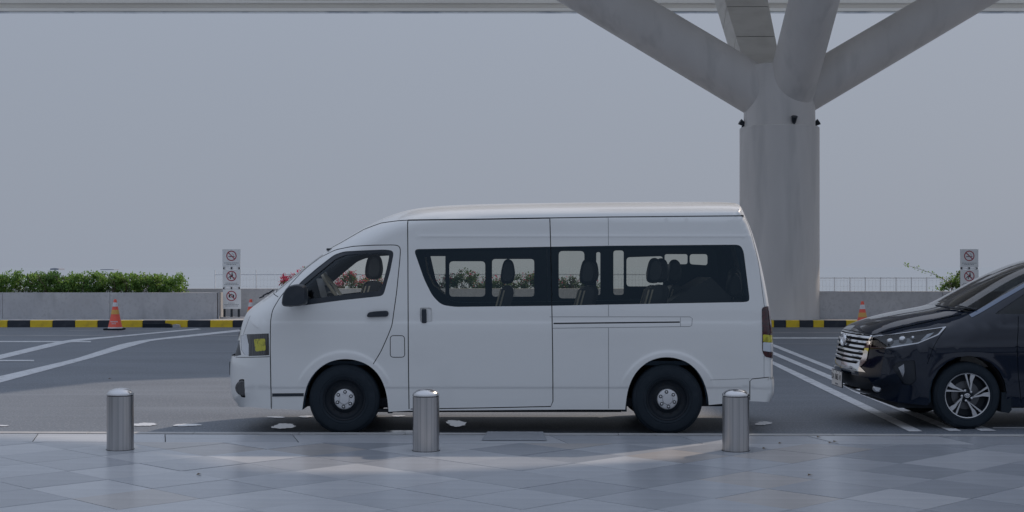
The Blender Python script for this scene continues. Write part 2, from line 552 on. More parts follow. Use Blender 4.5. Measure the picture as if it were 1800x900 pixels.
        bad = ((vn * s.N).sum(1) < 0.97) & (ln > 1e-12) & (s.dist(V[:, 0], V[:, 1])[0] > 0.012)
        s.N[bad] = vn[bad]
    def mesh(s, names, side=-1, off=0.0, shrink=1.0):
        ids = [s.names.index(n) for n in names if n in s.names]
        if 'rest' in names: ids.append(-1)
        T = s.T[np.isin(s.cls, ids)]
        if len(T) == 0: return None
        u, inv = np.unique(T, return_inverse=True)
        T = inv.reshape(T.shape)
        x, z = s.V[u, 0], s.V[u, 1]
        N = s.N[u].copy()
        y = -s.Yv[u]
        P = np.stack([x, y, z], 1)
        if shrink != 1.0:
            c = np.array([*s.poly.mean(0)])
            P[:, 0] = c[0] + (P[:, 0] - c[0]) * shrink
            P[:, 2] = c[1] + (P[:, 2] - c[1]) * shrink
        P = P + N * off
        P[:, 1] = np.minimum(P[:, 1], 0.0)
        if side > 0:
            P[:, 1] *= -1
            N[:, 1] *= -1
            T = T[:, ::-1]
        me = bpy.data.meshes.new(names[0])
        me.from_pydata(P.tolist(), [], T.tolist())
        me.polygons.foreach_set('use_smooth', [True] * len(T))
        me.update()
        me.normals_split_custom_set_from_vertices([tuple(n) for n in N])
        return me

# ================================================================== SETTING
def sheet(name, poly, z, m, parent=None, kind='structure'):
    me = bpy.data.meshes.new(name)
    me.from_pydata([(p[0], p[1], z) for p in poly], [], [tuple(range(len(poly)))])
    me.update()
    o = link(name, me, m, parent)
    if me.polygons[0].normal.z < 0:
        me.flip_normals()
    if parent is None: tag(o, kind=kind)
    return o
sheet('ground', [(-6000, -3000), (6000, -3000), (6000, 9000), (-6000, 9000)], -0.06, 'apron')
def kerb_y(x): return 13.42 - 0.0245 * x
road = sheet('road', [(-60, kerb_y(-60)), (60, kerb_y(60)), (60, 38.05), (-60, 38.05)], 0.0, 'asphalt')

# painted road markings
def marking(px, m='road_paint', z=0.004):
    sheet('road_marking', [G(a, b) for a, b in px], z, m, road)
def band(up, lo, m='road_paint', z=0.004):
    """a strip between two edge lines, as quads"""
    U = [np.array(G(*p)) for p in up]
    L_ = [np.array(G(*p)) for p in lo]
    n = 30
    def along(P, t):
        s_ = np.array([p[0] for p in P])
        x = s_[0] + (s_[-1] - s_[0]) * t
        return np.array([x, np.interp(x, s_, [p[1] for p in P])])
    def interp_px(P, t):
        xs = np.array([p[0] for p in P], float)
        x = xs[0] + (xs[-1] - xs[0]) * t
        return G(x, np.interp(x, xs, [p[1] for p in P]))
    v, f = [], []
    for i in range(n + 1):
        a, b = interp_px(up, i / n), interp_px(lo, i / n)
        v += [(a[0], a[1], z), (b[0], b[1], z)]
    for i in range(n):
        f.append((2 * i, 2 * i + 1, 2 * i + 3, 2 * i + 2))
    me = bpy.data.meshes.new('road_marking')
    me.from_pydata(v, [], f)
    me.update()
    link('road_marking', me, m, road)
band([(-120, 690), (0, 661.5), (132, 631), (213, 605), (244, 599), (303, 592), (430, 578.5)], [(-120, 706), (0, 673), (156, 631), (252, 603), (269, 598.6), (330, 592.5), (430, 582)], z=0.004)
band([(-120, 653), (0, 624), (90, 603), (127, 597), (213, 590), (347, 577.6)], [(-120, 663), (0, 631.6), (122, 602), (151, 598.4), (244, 589), (354, 579)], z=0.004)
marking([(-200, 599.6), (160, 600), (160, 602), (-200, 601.4)], z=0.0055)
marking([(-200, 633), (60, 633.2), (60, 635.4), (-200, 635.2)], z=0.0055)
marking([(-200, 588.8), (240, 589.2), (240, 590.6), (-200, 590.2)], 'road_paint_faint', 0.003)
marking([(120, 581), (285, 581.6), (285, 582.4), (120, 581.8)], 'road_paint_faint', 0.003)
marking([(345, 589.4), (900, 589.4), (900, 590.6), (345, 590.6)], 'road_paint_faint', 0.003)
marking([(1000, 593.2), (1800, 593.2), (1800, 595.4), (1000, 595.4)], 'road_paint', 0.003)
marking([(1000, 584.2), (1900, 584.2), (1900, 585.4), (1000, 585.4)], 'road_paint_faint', 0.003)
marking([(1000, 604.2), (1480, 604.2), (1480, 605), (1000, 605)], 'road_paint_faint', 0.003)
marking([(1320, 590), (1356, 603.5), (1478, 651.5), (1728, 750), (1752, 758), (1724, 758), (1478, 657.5), (1356, 608.5), (1320, 594)], z=0.0045)
marking([(1320, 602), (1356, 617), (1476, 667), (1504, 680), (1690, 758), (1668, 758), (1500, 689), (1472, 673), (1356, 622.5), (1320, 607)], z=0.0045)
marking([(1320, 616), (1356, 634), (1420, 663), (1622, 759), (1598, 759), (1420, 672.5), (1356, 640), (1320, 621)], z=0.0045)
marking([(1745, 751.4), (1900, 751.4), (1900, 753.2), (1745, 753.2)], 'road_paint', 0.003)

# sheets of foamy water near the kerb
def blob(cx, cy, w, h, seed, name='puddle'):
    rr = random.Random(seed)
    ph = [rr.uniform(0, 6.28) for _ in range(5)]
    pts = []
    for k in range(48):
        a = 2 * math.pi * k / 48
        q = 1 + 0.16 * math.sin(2 * a + ph[0]) + 0.10 * math.sin(3 * a + ph[1]) + 0.07 * math.sin(7 * a + ph[2]) + 0.06 * math.sin(13 * a + ph[3]) + 0.05 * math.sin(19 * a + ph[4])
        pts.append(G(cx + w / 2 * q * math.cos(a), cy + h / 2 * q * math.sin(a)))
    o = sheet(name, pts, 0.006, 'foam')
    return o
for i, (cx, cy, w, h) in enumerate([(252, 747, 46, 5.5), (328, 748, 44, 4.5), (499, 750, 44, 8), (486, 734, 30, 3), (537, 733, 22, 3.4), (704, 760, 48, 6.5), (802, 745, 36, 10), (700, 732, 20, 3), (1342, 745, 30, 6), (5, 749, 18, 2.5)]):
    blob(cx, cy, w, h, 40 + i)

# pavement: base, kerb stones, border slabs, diagonal stone tiles
PZ = 0.035
pav = sheet('pavement', [(-30, -12), (30, -12), (30, kerb_y(30) - 0.02), (-30, kerb_y(-30) - 0.02)], PZ - 0.012, 'joint')
ksx = -8.0
while ksx < 8.0:
    x1 = ksx + 0.994
    mb = MB()
    pl = [(ksx, kerb_y(ksx) - 0.13), (x1, kerb_y(x1) - 0.13), (x1, kerb_y(x1)), (ksx, kerb_y(ksx))]
    mb.prism(pl, 'z', -0.02, PZ + 0.004)
    mb.build('kerb_stone', 'kerb_stone', pav)
    ksx += 1.0
def clip(poly, a, b, c):                                  # keep a x + b y <= c
    out = []
    for i in range(len(poly)):
        p, q = poly[i - 1], poly[i]
        dp, dq = a * p[0] + b * p[1] - c, a * q[0] + b * q[1] - c
        if (dp <= 0) != (dq <= 0):
            t = dp / (dp - dq)
            out.append((p[0] + (q[0] - p[0]) * t, p[1] + (q[1] - p[1]) * t))
        if dq <= 0: out.append(q)
    return out
BW = 0.60
# border slabs
bx = -7.9
rt = random.Random(3)
while bx < 8:
    w = 1.19
    j = rt.uniform(-0.002, 0.002)
    pl = [(bx, kerb_y(bx) - 0.155 - BW), (bx + w, kerb_y(bx + w) - 0.155 - BW), (bx + w - 0.15, kerb_y(bx + w) - 0.155), (bx - 0.15, kerb_y(bx) - 0.155)]
    mb = MB().prism(pl, 'z', PZ - 0.01, PZ + j)
    mb.build('border_slab', 'tile%d' % rt.choice([0, 1, 1, 2]), pav)
    bx += 1.2
HD = 0.435
def kz(i, j):
    return (-2.11 + i * HD, 10.06 + j * HD)
cnt = 0
for j in range(-8, 8):
    for i in range(-18, 28):
        if (i + j) % 2: continue
        cx, cy = kz(i, j)
        if not (6.6 < cy < 13.2) or abs(cx) > 0.36 * cy + 2.2: continue
        h = HD - 0.0035
        pl = [(cx - h, cy), (cx, cy - h), (cx + h, cy), (cx, cy + h)]
        pl = clip(pl, 0.0245, 1.0, 13.42 - 0.155 - BW - 0.006)
        if len(pl) < 3: continue
        mb = MB().prism([(p[0] - cx, p[1] - cy) for p in pl], 'z', -0.012, rt.uniform(-0.0015, 0.0015))
        o = mb.build('paving_tile', 'tile%d' % rt.choice([0, 0, 0, 1, 1, 1, 1, 2, 2, 2, 3, 4]), pav, (cx, cy, PZ))
        cnt += 1
# raised cover slab bridging the kerb
a, b = G(846, 780, PZ), G(962, 780, PZ)
MB().prism([(a[0], kerb_y(a[0]) - 0.60), (b[0], kerb_y(b[0]) - 0.60), (b[0] - 0.02, kerb_y(b[0]) + 0.03), (a[0] + 0.04, kerb_y(a[0]) + 0.03)], 'z', PZ + 0.005, PZ + 0.013).build('cover_slab', 'tile0', pav)
# bits of litter / dry leaves on the paving
for k, (px_, py_) in enumerate([(1439, 769), (1460, 779), (1468, 777), (1424, 836), (1344, 789), (1372, 780), (193, 666), (350, 835)]):
    zz = PZ if py_ > 764 else 0.0
    gx, gy = G(px_, py_, zz)
    mb = MB().add([(gx - .02, gy - .01, zz + .002), (gx + .022, gy - .014, zz + .012), (gx + .012, gy + .02, zz + .006), (gx - .012, gy + .016, zz + .014)], [(0, 1, 2), (0, 2, 3)])
    o = mb.build('fallen_leaf', 'twig')
    tag(o, ['dry brown leaf on paving nearest the kerb right of the van', 'dry leaf on the paving, left of a close pair', 'dry leaf on the paving, right of a close pair', 'lone dry leaf in the middle of the right paving', 'dry leaf just right of the right bollard base', 'tiny dry leaf by the kerb right of the right bollard', 'dark dry leaf on the road above the left bollard', 'dry leaf on the paving right of the left bollard'][k], 'leaf', 'dry leaves scattered on the ground')

# far footway with painted kerb blocks
FK = 38.0
foot = MB().box(-60, 60, FK + 0.17, FK + 4.6, -0.03, 0.175).build('footway', 'concrete_light')
tag(foot, kind='structure')
edges = [-13.48 + 0.602 * k for k in range(-6, 34)]
bx_list = [(edges[i], edges[i + 1], (i % 2 == 1)) for i in range(len(edges) - 1)]
x = edges[-1]
rr = [(1355, 'y'), (1361, 'k'), (1382, 'y'), (1406, 'k'), (1430, 'y'), (1449, 'k'), (1488, 'y'), (1512, 'k'), (1551, 'y'), (1590, 'k'), (1630, 'y'), (1669, 'k'), (1709, 'y'), (1748, 'k'), (1788, 'y'), (1828, 'k'), (1867, 'y')]
first = (1355 - 900) / F * FK
isyel = bx_list[-1][2]
while x < first - 0.3:
    isyel = not isyel
    bx_list.append((x, min(x + 0.602, first), isyel))
    x = min(x + 0.602, first)
for (a, c), (b, _) in zip(rr[:-1], rr[1:]):
    bx_list.append(((a - 900) / F * FK, (b - 900) / F * FK, c == 'y'))
for (x0, x1, yel) in bx_list:
    if x1 - x0 < 0.03: continue
    w = x1 - x0 - 0.008
    mb = MB().box(0, w, 0, 0.17, -0.02, 0.185, 0.012)
    o = mb.build('kerb_block', 'kerb_yellow' if yel else 'kerb_black', foot, (x0, FK, 0))
# loose kerb rubber lying against the kerb
kx = G(250, 576)[0]
t = empty('kerb_ramp', (kx, FK - 0.2, 0))
tag(t, 'low black rubber kerb ramp with grey broken end lying against the striped kerb', 'kerb ramp')
MB().prism([(0, 0), (0.78, 0), (0.72, 0.09), (0.6, 0.11), (0.02, 0.10)], 'y', -0.02, 0.16).build('rubber_body', 'rubber', t)
MB().prism([(0.79, 0), (0.98, 0), (0.96, 0.07), (0.86, 0.09), (0.79, 0.08)], 'y', 0.0, 0.15).build('broken_end', 'concrete_light', t)

# ------------------------------------------------------------------ parapet walls, planter, fence
def wall(name, x0, x1, y0, y1, h, m, label, cap=None):
    e = empty(name, ((x0 + x1) / 2, (y0 + y1) / 2, 0.175))
    tag(e, label, 'wall')
    n = max(1, round((x1 - x0) / 3.2))
    w = (x1 - x0) / n
    for i in range(n):
        MB().box(x0 + i * w - e.location.x + 0.004, x0 + (i + 1) * w - e.location.x - 0.004, y0 - e.location.y, y1 - e.location.y, -0.01, h - 0.175, 0.008).build('wall_panel', m, e)
    return e
WX = lambda p, Z: (p - 900) / F * Z
wall('parapet_wall', -26, WX(383, 39.5), 39.4, 39.62, 0.90, 'concrete', 'low weathered concrete planter wall in front of the green hedge')
MB().box(WX(384, 39.5), WX(386, 39.5), 39.42, 40.3, 0.17, 0.905).build('planter_end_post', 'concrete_light')
tag(bpy.data.objects['planter_end_post'], 'pale concrete end of the planter left of the three-panel sign', 'planter')
wall('parapet_wall', -26, 6.6, 41.3, 41.5, 0.985, 'concrete', 'concrete parapet wall running behind the planter and the white van')
wall('parapet_wall', 8.45, 26, 39.5, 39.72, 0.936, 'concrete', 'grey concrete parapet wall right of the round column')
o = MB().box(-26, WX(384, 39.5) - 0.01, 39.63, 40.28, 0.17, 0.80).build('planter_soil', 'soil')
tag(o, kind='structure')

def fence(x0, x1, y, h, rail_z, step, label):
    e = empty('wire_fence', ((x0 + x1) / 2, y, 0.0))
    tag(e, label, 'fence')
    cx = (x0 + x1) / 2
    n = round((x1 - x0) / step)
    for i in range(n + 1):
        px_ = x0 + i * step - cx
        MB().box(px_ - 0.012, px_ + 0.012, -0.02, 0.02, 0, h).build('post', 'fence', e)
    for rz in rail_z:
        MB().box(x0 - cx, x1 - cx, -0.052, -0.022, rz - 0.013, rz + 0.013).build('rail', 'fence', e)
    mb = MB()
    wx = x0 - cx
    while wx < x1 - cx:
        mb.box(wx - 0.0025, wx + 0.0025, 0.022, 0.027, 0.3, h - 0.02)
        wx += 0.11
    wz = 0.4
    while wz < h - 0.05:
        mb.box(x0 - cx, x1 - cx, 0.028, 0.033, wz - 0.0025, wz + 0.0025)
        wz += 0.2
    o = mb.build('wire_mesh', 'fence_mesh', e)
    tag(o, kind='stuff')
fence(WX(378, 45), WX(1300, 45), 45, 1.52, (1.37,), 1.30, 'thin grey wire fence behind the parapet left of the van')
fence(WX(1440, 44), WX(1440, 44) + 0.475 * 16, 44, 1.30, (1.27,), 0.475, 'low pale mesh fence with close posts above the right parapet wall')

# hazy far apron buildings
for k, (p0, p1, y0, y1, lab) in enumerate([(88, 103, 471, 476, 'tiny far grey block on the horizon above the left hedge'), (176, 200, 473, 476, 'tiny long low grey building on the horizon above the hedge middle')]):
    Z = 900
    a, b = at(p0, y1, Z), at(p1, y0, Z)
    bw = b[0] - a[0]
    e = empty('far_building', ((a[0] + b[0]) / 2, Z, -0.06))
    tag(e, lab, 'building')
    MB().prism([(-bw / 2, 0), (bw / 2, 0), (bw / 2, b[2] * 0.8), (bw * 0.15, b[2]), (-bw * 0.3, b[2] * 0.92), (-bw / 2, b[2] * 0.7)], 'y', 0, 12).build('wall', 'far_building', e)

# ------------------------------------------------------------------ hedges
def leaves(n, fn, size, name, m, parent, rs):
    v, f = [], []
    g = np.random.default_rng(rs)
    for _ in range(n):
        p = fn(g)
        if p is None: continue
        a = g.normal(size=3); a /= np.linalg.norm(a)
        b = np.cross(a, g.normal(size=3)); b /= np.linalg.norm(b)
        l = size * g.uniform(0.6, 1.35)
        w = l * g.uniform(0.42, 0.62)
        c = np.cross(a, b) * l * 0.16
        p = np.array(p)
        i = len(v)
        v += [tuple(p), tuple(p + a * l * .5 + b * w * .5 + c), tuple(p + a * l), tuple(p + a * l * .5 - b * w * .5 + c)]
        f += [(i, i + 1, i + 2), (i, i + 2, i + 3)]
    me = bpy.data.meshes.new(name)
    me.from_pydata(v, [], f)
    me.update()
    return tag(link(name, me, m, parent), kind='stuff')
def bumps(g, x):
    return 0.05 * math.sin(2.1 * x + 0.4) + 0.04 * math.sin(5.3 * x + 1.0) + 0.03 * math.sin(11.7 * x)
def stems(x0, x1, n, y0, y1, z0, z1, parent, rs):
    rr_ = random.Random(rs)
    mb = MB()
    for _ in range(n):
        x = rr_.uniform(x0, x1); y = rr_.uniform(y0, y1)
        p = Vector((x, y, z0))
        q = Vector((x + rr_.uniform(-.12, .12), y + rr_.uniform(-.1, .1), z0 + (z1 - z0) * 0.5))
        r_ = q + Vector((rr_.uniform(-.2, .2), rr_.uniform(-.1, .1), (z1 - z0) * 0.45))
        mb.tube([p, q, r_], [0.011, 0.008, 0.004], 5)
        for _k in range(2):
            mb.tube([q, q + Vector((rr_.uniform(-.25, .25), rr_.uniform(-.12, .12), (z1 - z0) * rr_.uniform(.2, .5)))], [0.006, 0.003], 4)
    return tag(mb.build('stem', 'twig', parent), kind='stuff')
hx0, hx1 = -19.0, WX(331, 40.0)
hc = (hx0 + hx1) / 2
hedge = empty('hedge', (hc, 39.97, 0.8))
tag(hedge, 'clipped bright green leafy hedge growing in the left concrete planter', 'hedge')
clump = [(RNG.uniform(hx0, hx1 - 0.12), RNG.uniform(-.28, .28), RNG.uniform(0.13, 0.62), RNG.uniform(.07, .16)) for _ in range(760)]
def hleaf(g):
    c = clump[g.integers(len(clump))]
    d = g.normal(size=3); d /= np.linalg.norm(d)
    rr_ = c[3] * g.uniform(0.55, 1.0)
    top = 0.67 + 0.40 * bumps(g, c[0]) + (0.05 if c[0] < -12.7 else 0.0)
    z = c[2] / 0.62 * (top - 0.10) + d[2] * rr_ * 0.9
    if z < 0.02: return None
    if z > top + 0.02: z = top - g.uniform(0, 0.1)
    return (c[0] - hc + d[0] * rr_, c[1] + d[1] * rr_, z)
leaves(24000, hleaf, 0.080, 'foliage', 'leaf', hedge, 1)
def hlow(g):
    x = g.uniform(hx0, hx1 - 0.3)
    dens = 0.9 if x < -12 else 0.5 if x < -10.6 else 0.25
    if g.uniform() > dens: return None
    return (x - hc, g.uniform(-.28, .28), abs(g.normal()) * 0.16 + 0.01)
leaves(2600, hlow, 0.075, 'undergrowth', 'leaf_dark', hedge, 2)
stems(hx0 - hc, hx1 - hc - 0.2, 110, -.28, .28, -0.01, 0.62, hedge, 5)

def flower_bush(x0, x1, y, z0, top, nleaf, nflow, label, rs, size=0.075):
    c0 = (x0 + x1) / 2
    e = empty('bougainvillea', (c0, y, z0))
    tag(e, label, 'bush')
    g0 = np.random.default_rng(rs)
    cl = [(g0.uniform(x0, x1), g0.uniform(-.3, .3), g0.uniform(0.1, 0.9), g0.uniform(.08, .2)) for _ in range(max(8, int((x1 - x0) * 26)))]
    def fn(g, hi=False):
        c = cl[g.integers(len(cl))]
        d = g.normal(size=3); d /= np.linalg.norm(d)
        r_ = c[3] * g.uniform(.5, 1)
        tp = (top - z0) + bumps(g, c[0] * 1.7) * 1.6
        zz = (0.55 + 0.45 * c[2] if hi else c[2]) * tp + d[2] * r_
        if zz < 0.02: return None
        return (c[0] - c0 + d[0] * r_, c[1] + d[1] * r_, zz)
    leaves(nleaf, fn, size, 'foliage', 'leaf_dark', e, rs + 1)
    if nflow: leaves(nflow, lambda g: fn(g, True), size * 0.9, 'flowers', 'bract', e, rs + 2)
    stems(x0 - c0, x1 - c0, int((x1 - x0) * 9) + 3, -.2, .2, -0.015, (top - z0) * .95, e, rs + 3)
    return e
soil2 = MB().box(-8.5, 6.0, 41.55, 43.2, -0.05, 0.62).build('planter_soil', 'soil')
tag(soil2, kind='structure')
flower_bush(WX(497, 42.4), WX(535, 42.4), 42.4, 0.6, 1.42, 240, 420, 'pink flowering bougainvillea bush just beyond the windscreen of the van', 60, 0.085)
flower_bush(WX(560, 42.4), WX(760, 42.4), 42.4, 0.6, 1.36, 4200, 1100, 'red bougainvillea hedge seen through the cab windows of the van', 70)
flower_bush(WX(765, 42.4), WX(960, 42.4), 42.4, 0.6, 1.42, 6500, 260, 'green and red bougainvillea hedge seen through the middle van windows', 80)
flower_bush(WX(965, 42.4), WX(1050, 42.4), 42.4, 0.6, 1.40, 3200, 60, 'leafy green bougainvillea bush seen through the van behind the sliding door', 90)
soil3 = MB().box(10.2, 14.5, 40.0, 41.5, -0.05, 0.70).build('planter_soil', 'soil')
tag(soil3, kind='structure')
rb = flower_bush(WX(1662, 40.6), WX(1692, 40.6), 40.6, 0.68, 1.32, 900, 0, 'green shrub with a long trailing branch beside the right hand sign', 100, 0.07)
# its low left tuft and trailing branch
gl_ = np.random.default_rng(5)
br = [at(1672, 500, 40.6), at(1655, 488, 40.6), at(1634, 479, 40.6), at(1610, 471, 40.6), at(1587, 464, 40.6)]
br = [(p[0] - rb.location.x, p[1] - rb.location.y, p[2] - rb.location.z) for p in br]
MB().tube(br, [0.010, 0.008, 0.006, 0.005, 0.003], 5).build('branch', 'twig', rb)
def brleaf(g):
    k = g.integers(len(br) - 1); t = g.uniform()
    p = np.array(br[k]) * (1 - t) + np.array(br[k + 1]) * t
    return tuple(p + g.normal(size=3) * np.array([.03, .03, .02]))
leaves(46, brleaf, 0.085, 'branch_leaves', 'leaf', rb, 8)
tuft = [at(px_, py_, 40.6) for px_, py_ in [(1656, 508), (1664, 503), (1672, 497), (1684, 492), (1678, 488), (1688, 505)]]
def tuftleaf(g):
    p = np.array(tuft[g.integers(len(tuft))]) - np.array(rb.location)
    return tuple(p + g.normal(size=3) * np.array([.10, .1, .05]))
leaves(420, tuftleaf, 0.075, 'tuft', 'leaf', rb, 9)

# ------------------------------------------------------------------ viaduct roof, its unseen part shaped to throw shade around a sun patch
H = 12.95
patch = [(-13, 13.8), (-9, 16.4), (-6.5, 18.0), (-6.0, 19.2), (-5.66, 20.0), (-4.18, 20.9), (-1, 21.6), (1.5, 20.5), (2.3, 18), (2.45, 14.5), (2.3, 13.0), (1.75, 11.8), (0.67, 11.3), (-0.3, 10.95), (-1.5, 10.75), (-2.2, 11.1), (-2.7, 11.8), (-3.3, 12.5), (-5, 13.15), (-13, 13.2)]
# deck outline out of view, shaped for its shade, bay cut to admit sun
hx_ = [(p[0] + SX * H, p[1] + SY * H) for p in patch]
bay = hx_[2:19]                                         # far edge, right end and near edge of the sun patch, open to the left
bay = fillet(bay, 0.6, False)
outline = [(3.2, 50.2), (28, 50.2), (28, 18.6), (1.5, 18.6), (1.5, bay[-1][1] - 0.4)] + bay[::-1] + [(-5.5, bay[0][1] - 3.2), (-5.5, 50.2)]
bm = bmesh.new()
ov = [bm.verts.new((x, y, H)) for x, y in outline]
ed = [bm.edges.new((ov[i], ov[(i + 1) % len(ov)])) for i in range(len(ov))]
bmesh.ops.triangle_fill(bm, edges=ed, use_beauty=True)
ext = bmesh.ops.extrude_face_region(bm, geom=bm.faces[:])
for v in [g for g in ext['geom'] if isinstance(g, bmesh.types.BMVert)]: v.co.z += 0.25
bmesh.ops.recalc_face_normals(bm, faces=bm.faces[:])
me = bpy.data.meshes.new('shading_deck')
bm.to_mesh(me); bm.free()
roof = empty('viaduct_roof', (7.5, 40, H))
tag(roof, 'cream concrete overhead deck with edge beam across the top of the picture', 'roof')
o = link('shading_deck', me, 'roof_soffit', roof, (-7.5, -40, -H))
# far strip of the deck; slot before it left open to brighten column and hedge
MB().box(-52.5, 52.5, 17.6, 21.6, 0.0, 0.25).build('roof_strip', 'roof_soffit', roof)
# far edge: fascia beams stepping down
MB().box(-52.5, 52.5, 21.2, 22.0, -0.20, -0.01, 0.02).build('edge_beam', 'roof_soffit', roof)
MB().box(-52.5, 52.5, 21.9, 22.15, -0.26, -0.21, 0.01).build('drip_edge', 'roof_edge', roof)
MB().box(-52.5, 52.5, 19.0, 19.6, 0.02 - 0.06, -0.005, 0.01).build('soffit_rib', 'roof_soffit', roof)
# shallow ribs of the soffit seen at the top edge
def lens(x0, x1, y, d):
    n = 14
    pl = [(x0 + (x1 - x0) * i / n, -d * math.sin(math.pi * i / n) ** 0.7) for i in range(n + 1)]
    return MB().prism(pl + [(x1, 0.02), (x0, 0.02)], 'y', y, y + 0.4).build('soffit_rib', 'roof_soffit', roof)
lens(WX(315, 60.5) - 7.5, WX(785, 60.5) - 7.5, 20.0, 0.10)
for bxx in (-11, 0, 11, 19):
    MB().box(bxx - 0.2, bxx + 0.2, 9.0, 17.59, -0.02, 0.24, 0.03).build('cross_beam', 'roof_soffit', roof)

# ------------------------------------------------------------------ branching column
CZ = 39.75
CXW = WX(1370, CZ)
colm = empty('branching_column', (CXW, CZ, 0.175))
tag(colm, 'thick round grey concrete column branching into four limbs under the deck', 'column')
def ch(py, Z=CZ): return CAMH - (py - HOR) / F * Z - 0.175
zc = ch(225)
MB().lathe([(1.10, -0.15), (1.10, 0.5), (1.10, zc - 0.02), (1.085, zc)], 64).build('shaft', 'column', colm)
MB().lathe([(0.985, zc - 0.05), (0.985, zc + 0.3), (0.97, ch(130)), (0.9, ch(118)), (0.55, ch(112))], 64).build('collar', 'column', colm)
def limb(p, q, r0, r1, m='column', n=40):
    p, q = Vector(p), Vector(q)
    k = 10
    return MB().tube([p.lerp(q, i / k) for i in range(k + 1)], [r0 + (r1 - r0) * i / k for i in range(k + 1)], n).build('limb', m, colm)
top = H - 0.175 - 0.02
def to_top(px0, py0, px1, py1):
    """limb in the column's own plane through two pixels, extended up to the deck"""
    a, b = at(px0, py0, CZ), at(px1, py1, CZ)
    a = Vector((a[0] - CXW, 0, a[2] - 0.175)); b = Vector((b[0] - CXW, 0, b[2] - 0.175))
    d = b - a
    return a - d * 0.12, a + d * ((top - a.z) / d.z)
p, q = to_top(1330, 160, 1038, -14)
limb(p, q, 0.70, 0.66)
p, q = to_top(1414, 160, 1716, -18)
limb(p, q, 0.62, 0.56)
# limb reaching toward the road, swung slightly right
limb((0.22, -0.25, ch(172)), (0.22 + 0.9, -5.2, top), 0.66, 0.66)
# flat-faced limb reaching back, panel joints across it
e0, e1 = Vector((-0.42, 0.5, ch(135))), Vector((-0.95, 5.2, top))
dirv = (e1 - e0).normalized()
def boxlimb(t0, t1, grow=0.0):
    a, b = e0.lerp(e1, t0), e0.lerp(e1, t1)
    upv = Vector((1, 0, 0)).cross(dirv).normalized()
    mb = MB()
    v = []
    for p_, t in ((a, t0), (b, t1)):
        w, h = 0.50 + 0.35 * t + grow, 0.45 + grow
        for sx, sy in ((-1, -1), (1, -1), (1, 1), (-1, 1)):
            v.append(p_ + Vector((1, 0, 0)) * w * sx + upv * h * sy)
    mb.add(v, [(0, 1, 2, 3), (4, 5, 6, 7), (0, 1, 5, 4), (1, 2, 6, 5), (2, 3, 7, 6), (3, 0, 4, 7)])
    return mb
boxlimb(0.0, 1.0, -0.02).build('back_limb', 'joint', colm)
for i in range(6):
    mb = boxlimb(i / 6 + 0.002, (i + 1) / 6 - 0.002)
    mb.build('cladding_panel', 'cladding', colm)
# little floodlights on the collar ledge
def spot(x, y, z, ang):
    e = empty('floodlight', (CXW + x, CZ + y, z + 0.175))
    MB().lathe([(0.03, 0), (0.03, 0.05), (0.015, 0.06)], 10).build('foot', 'black_plastic', e)
    MB().tube([(0, 0, 0.05), (0, 0, 0.10)], 0.012, 6).build('bracket', 'black_plastic', e)
    d = Vector((math.sin(ang), -0.3 * abs(math.cos(ang)), 0.6)).normalized()
    c = Vector((0, 0, 0.13))
    MB().tube([c - d * 0.09, c - d * 0.02, c + d * 0.09], [0.05, 0.065, 0.09], 12).build('lamp_head', 'black_plastic', e)
    return e
tag(spot(0.21, -1.03, zc, 0.0), 'small dark floodlight on the ledge at the front of the column', 'floodlight', 'floodlights on the column ledge')
tag(spot(-1.03, 0.0, zc + 0.0, -1.2), 'small dark floodlight on the left edge of the column ledge', 'floodlight', 'floodlights on the column ledge')
tag(spot(1.03, 0.0, zc + 0.0, 1.2), 'small dark floodlight on the right edge of the column ledge', 'floodlight', 'floodlights on the column ledge')

# ------------------------------------------------------------------ signs
def text_bars(e, zc_, widths, seed):
    rr_ = random.Random(seed)
    for k, w in enumerate(widths):
        mb = MB()
        x = -w / 2
        while x < w / 2:
            l = rr_.uniform(0.014, 0.05)
            mb.box(x, min(x + l, w / 2), -0.0165, -0.0155, zc_ - k * 0.04 - 0.007, zc_ - k * 0.04 + 0.007)
            x += l + 0.009
        mb.build('small_print', 'sign_text', e)
def ring(r0, r1, z, y0, y1, n=40):
    mb = MB()
    v = []
    for k in range(n):
        a = 2 * math.pi * k / n
        for r_ in (r0, r1):
            for y in (y0, y1):
                v.append((r_ * math.cos(a), y, z + r_ * math.sin(a)))
    f = []
    for k in range(n):
        i, j = 4 * k, 4 * ((k + 1) % n)
        f += [(i, i + 2, j + 2, j), (i + 1, j + 1, j + 3, i + 3), (i, j, j + 1, i + 1), (i + 2, i + 3, j + 3, j + 2)]
    return mb.add(v, f)
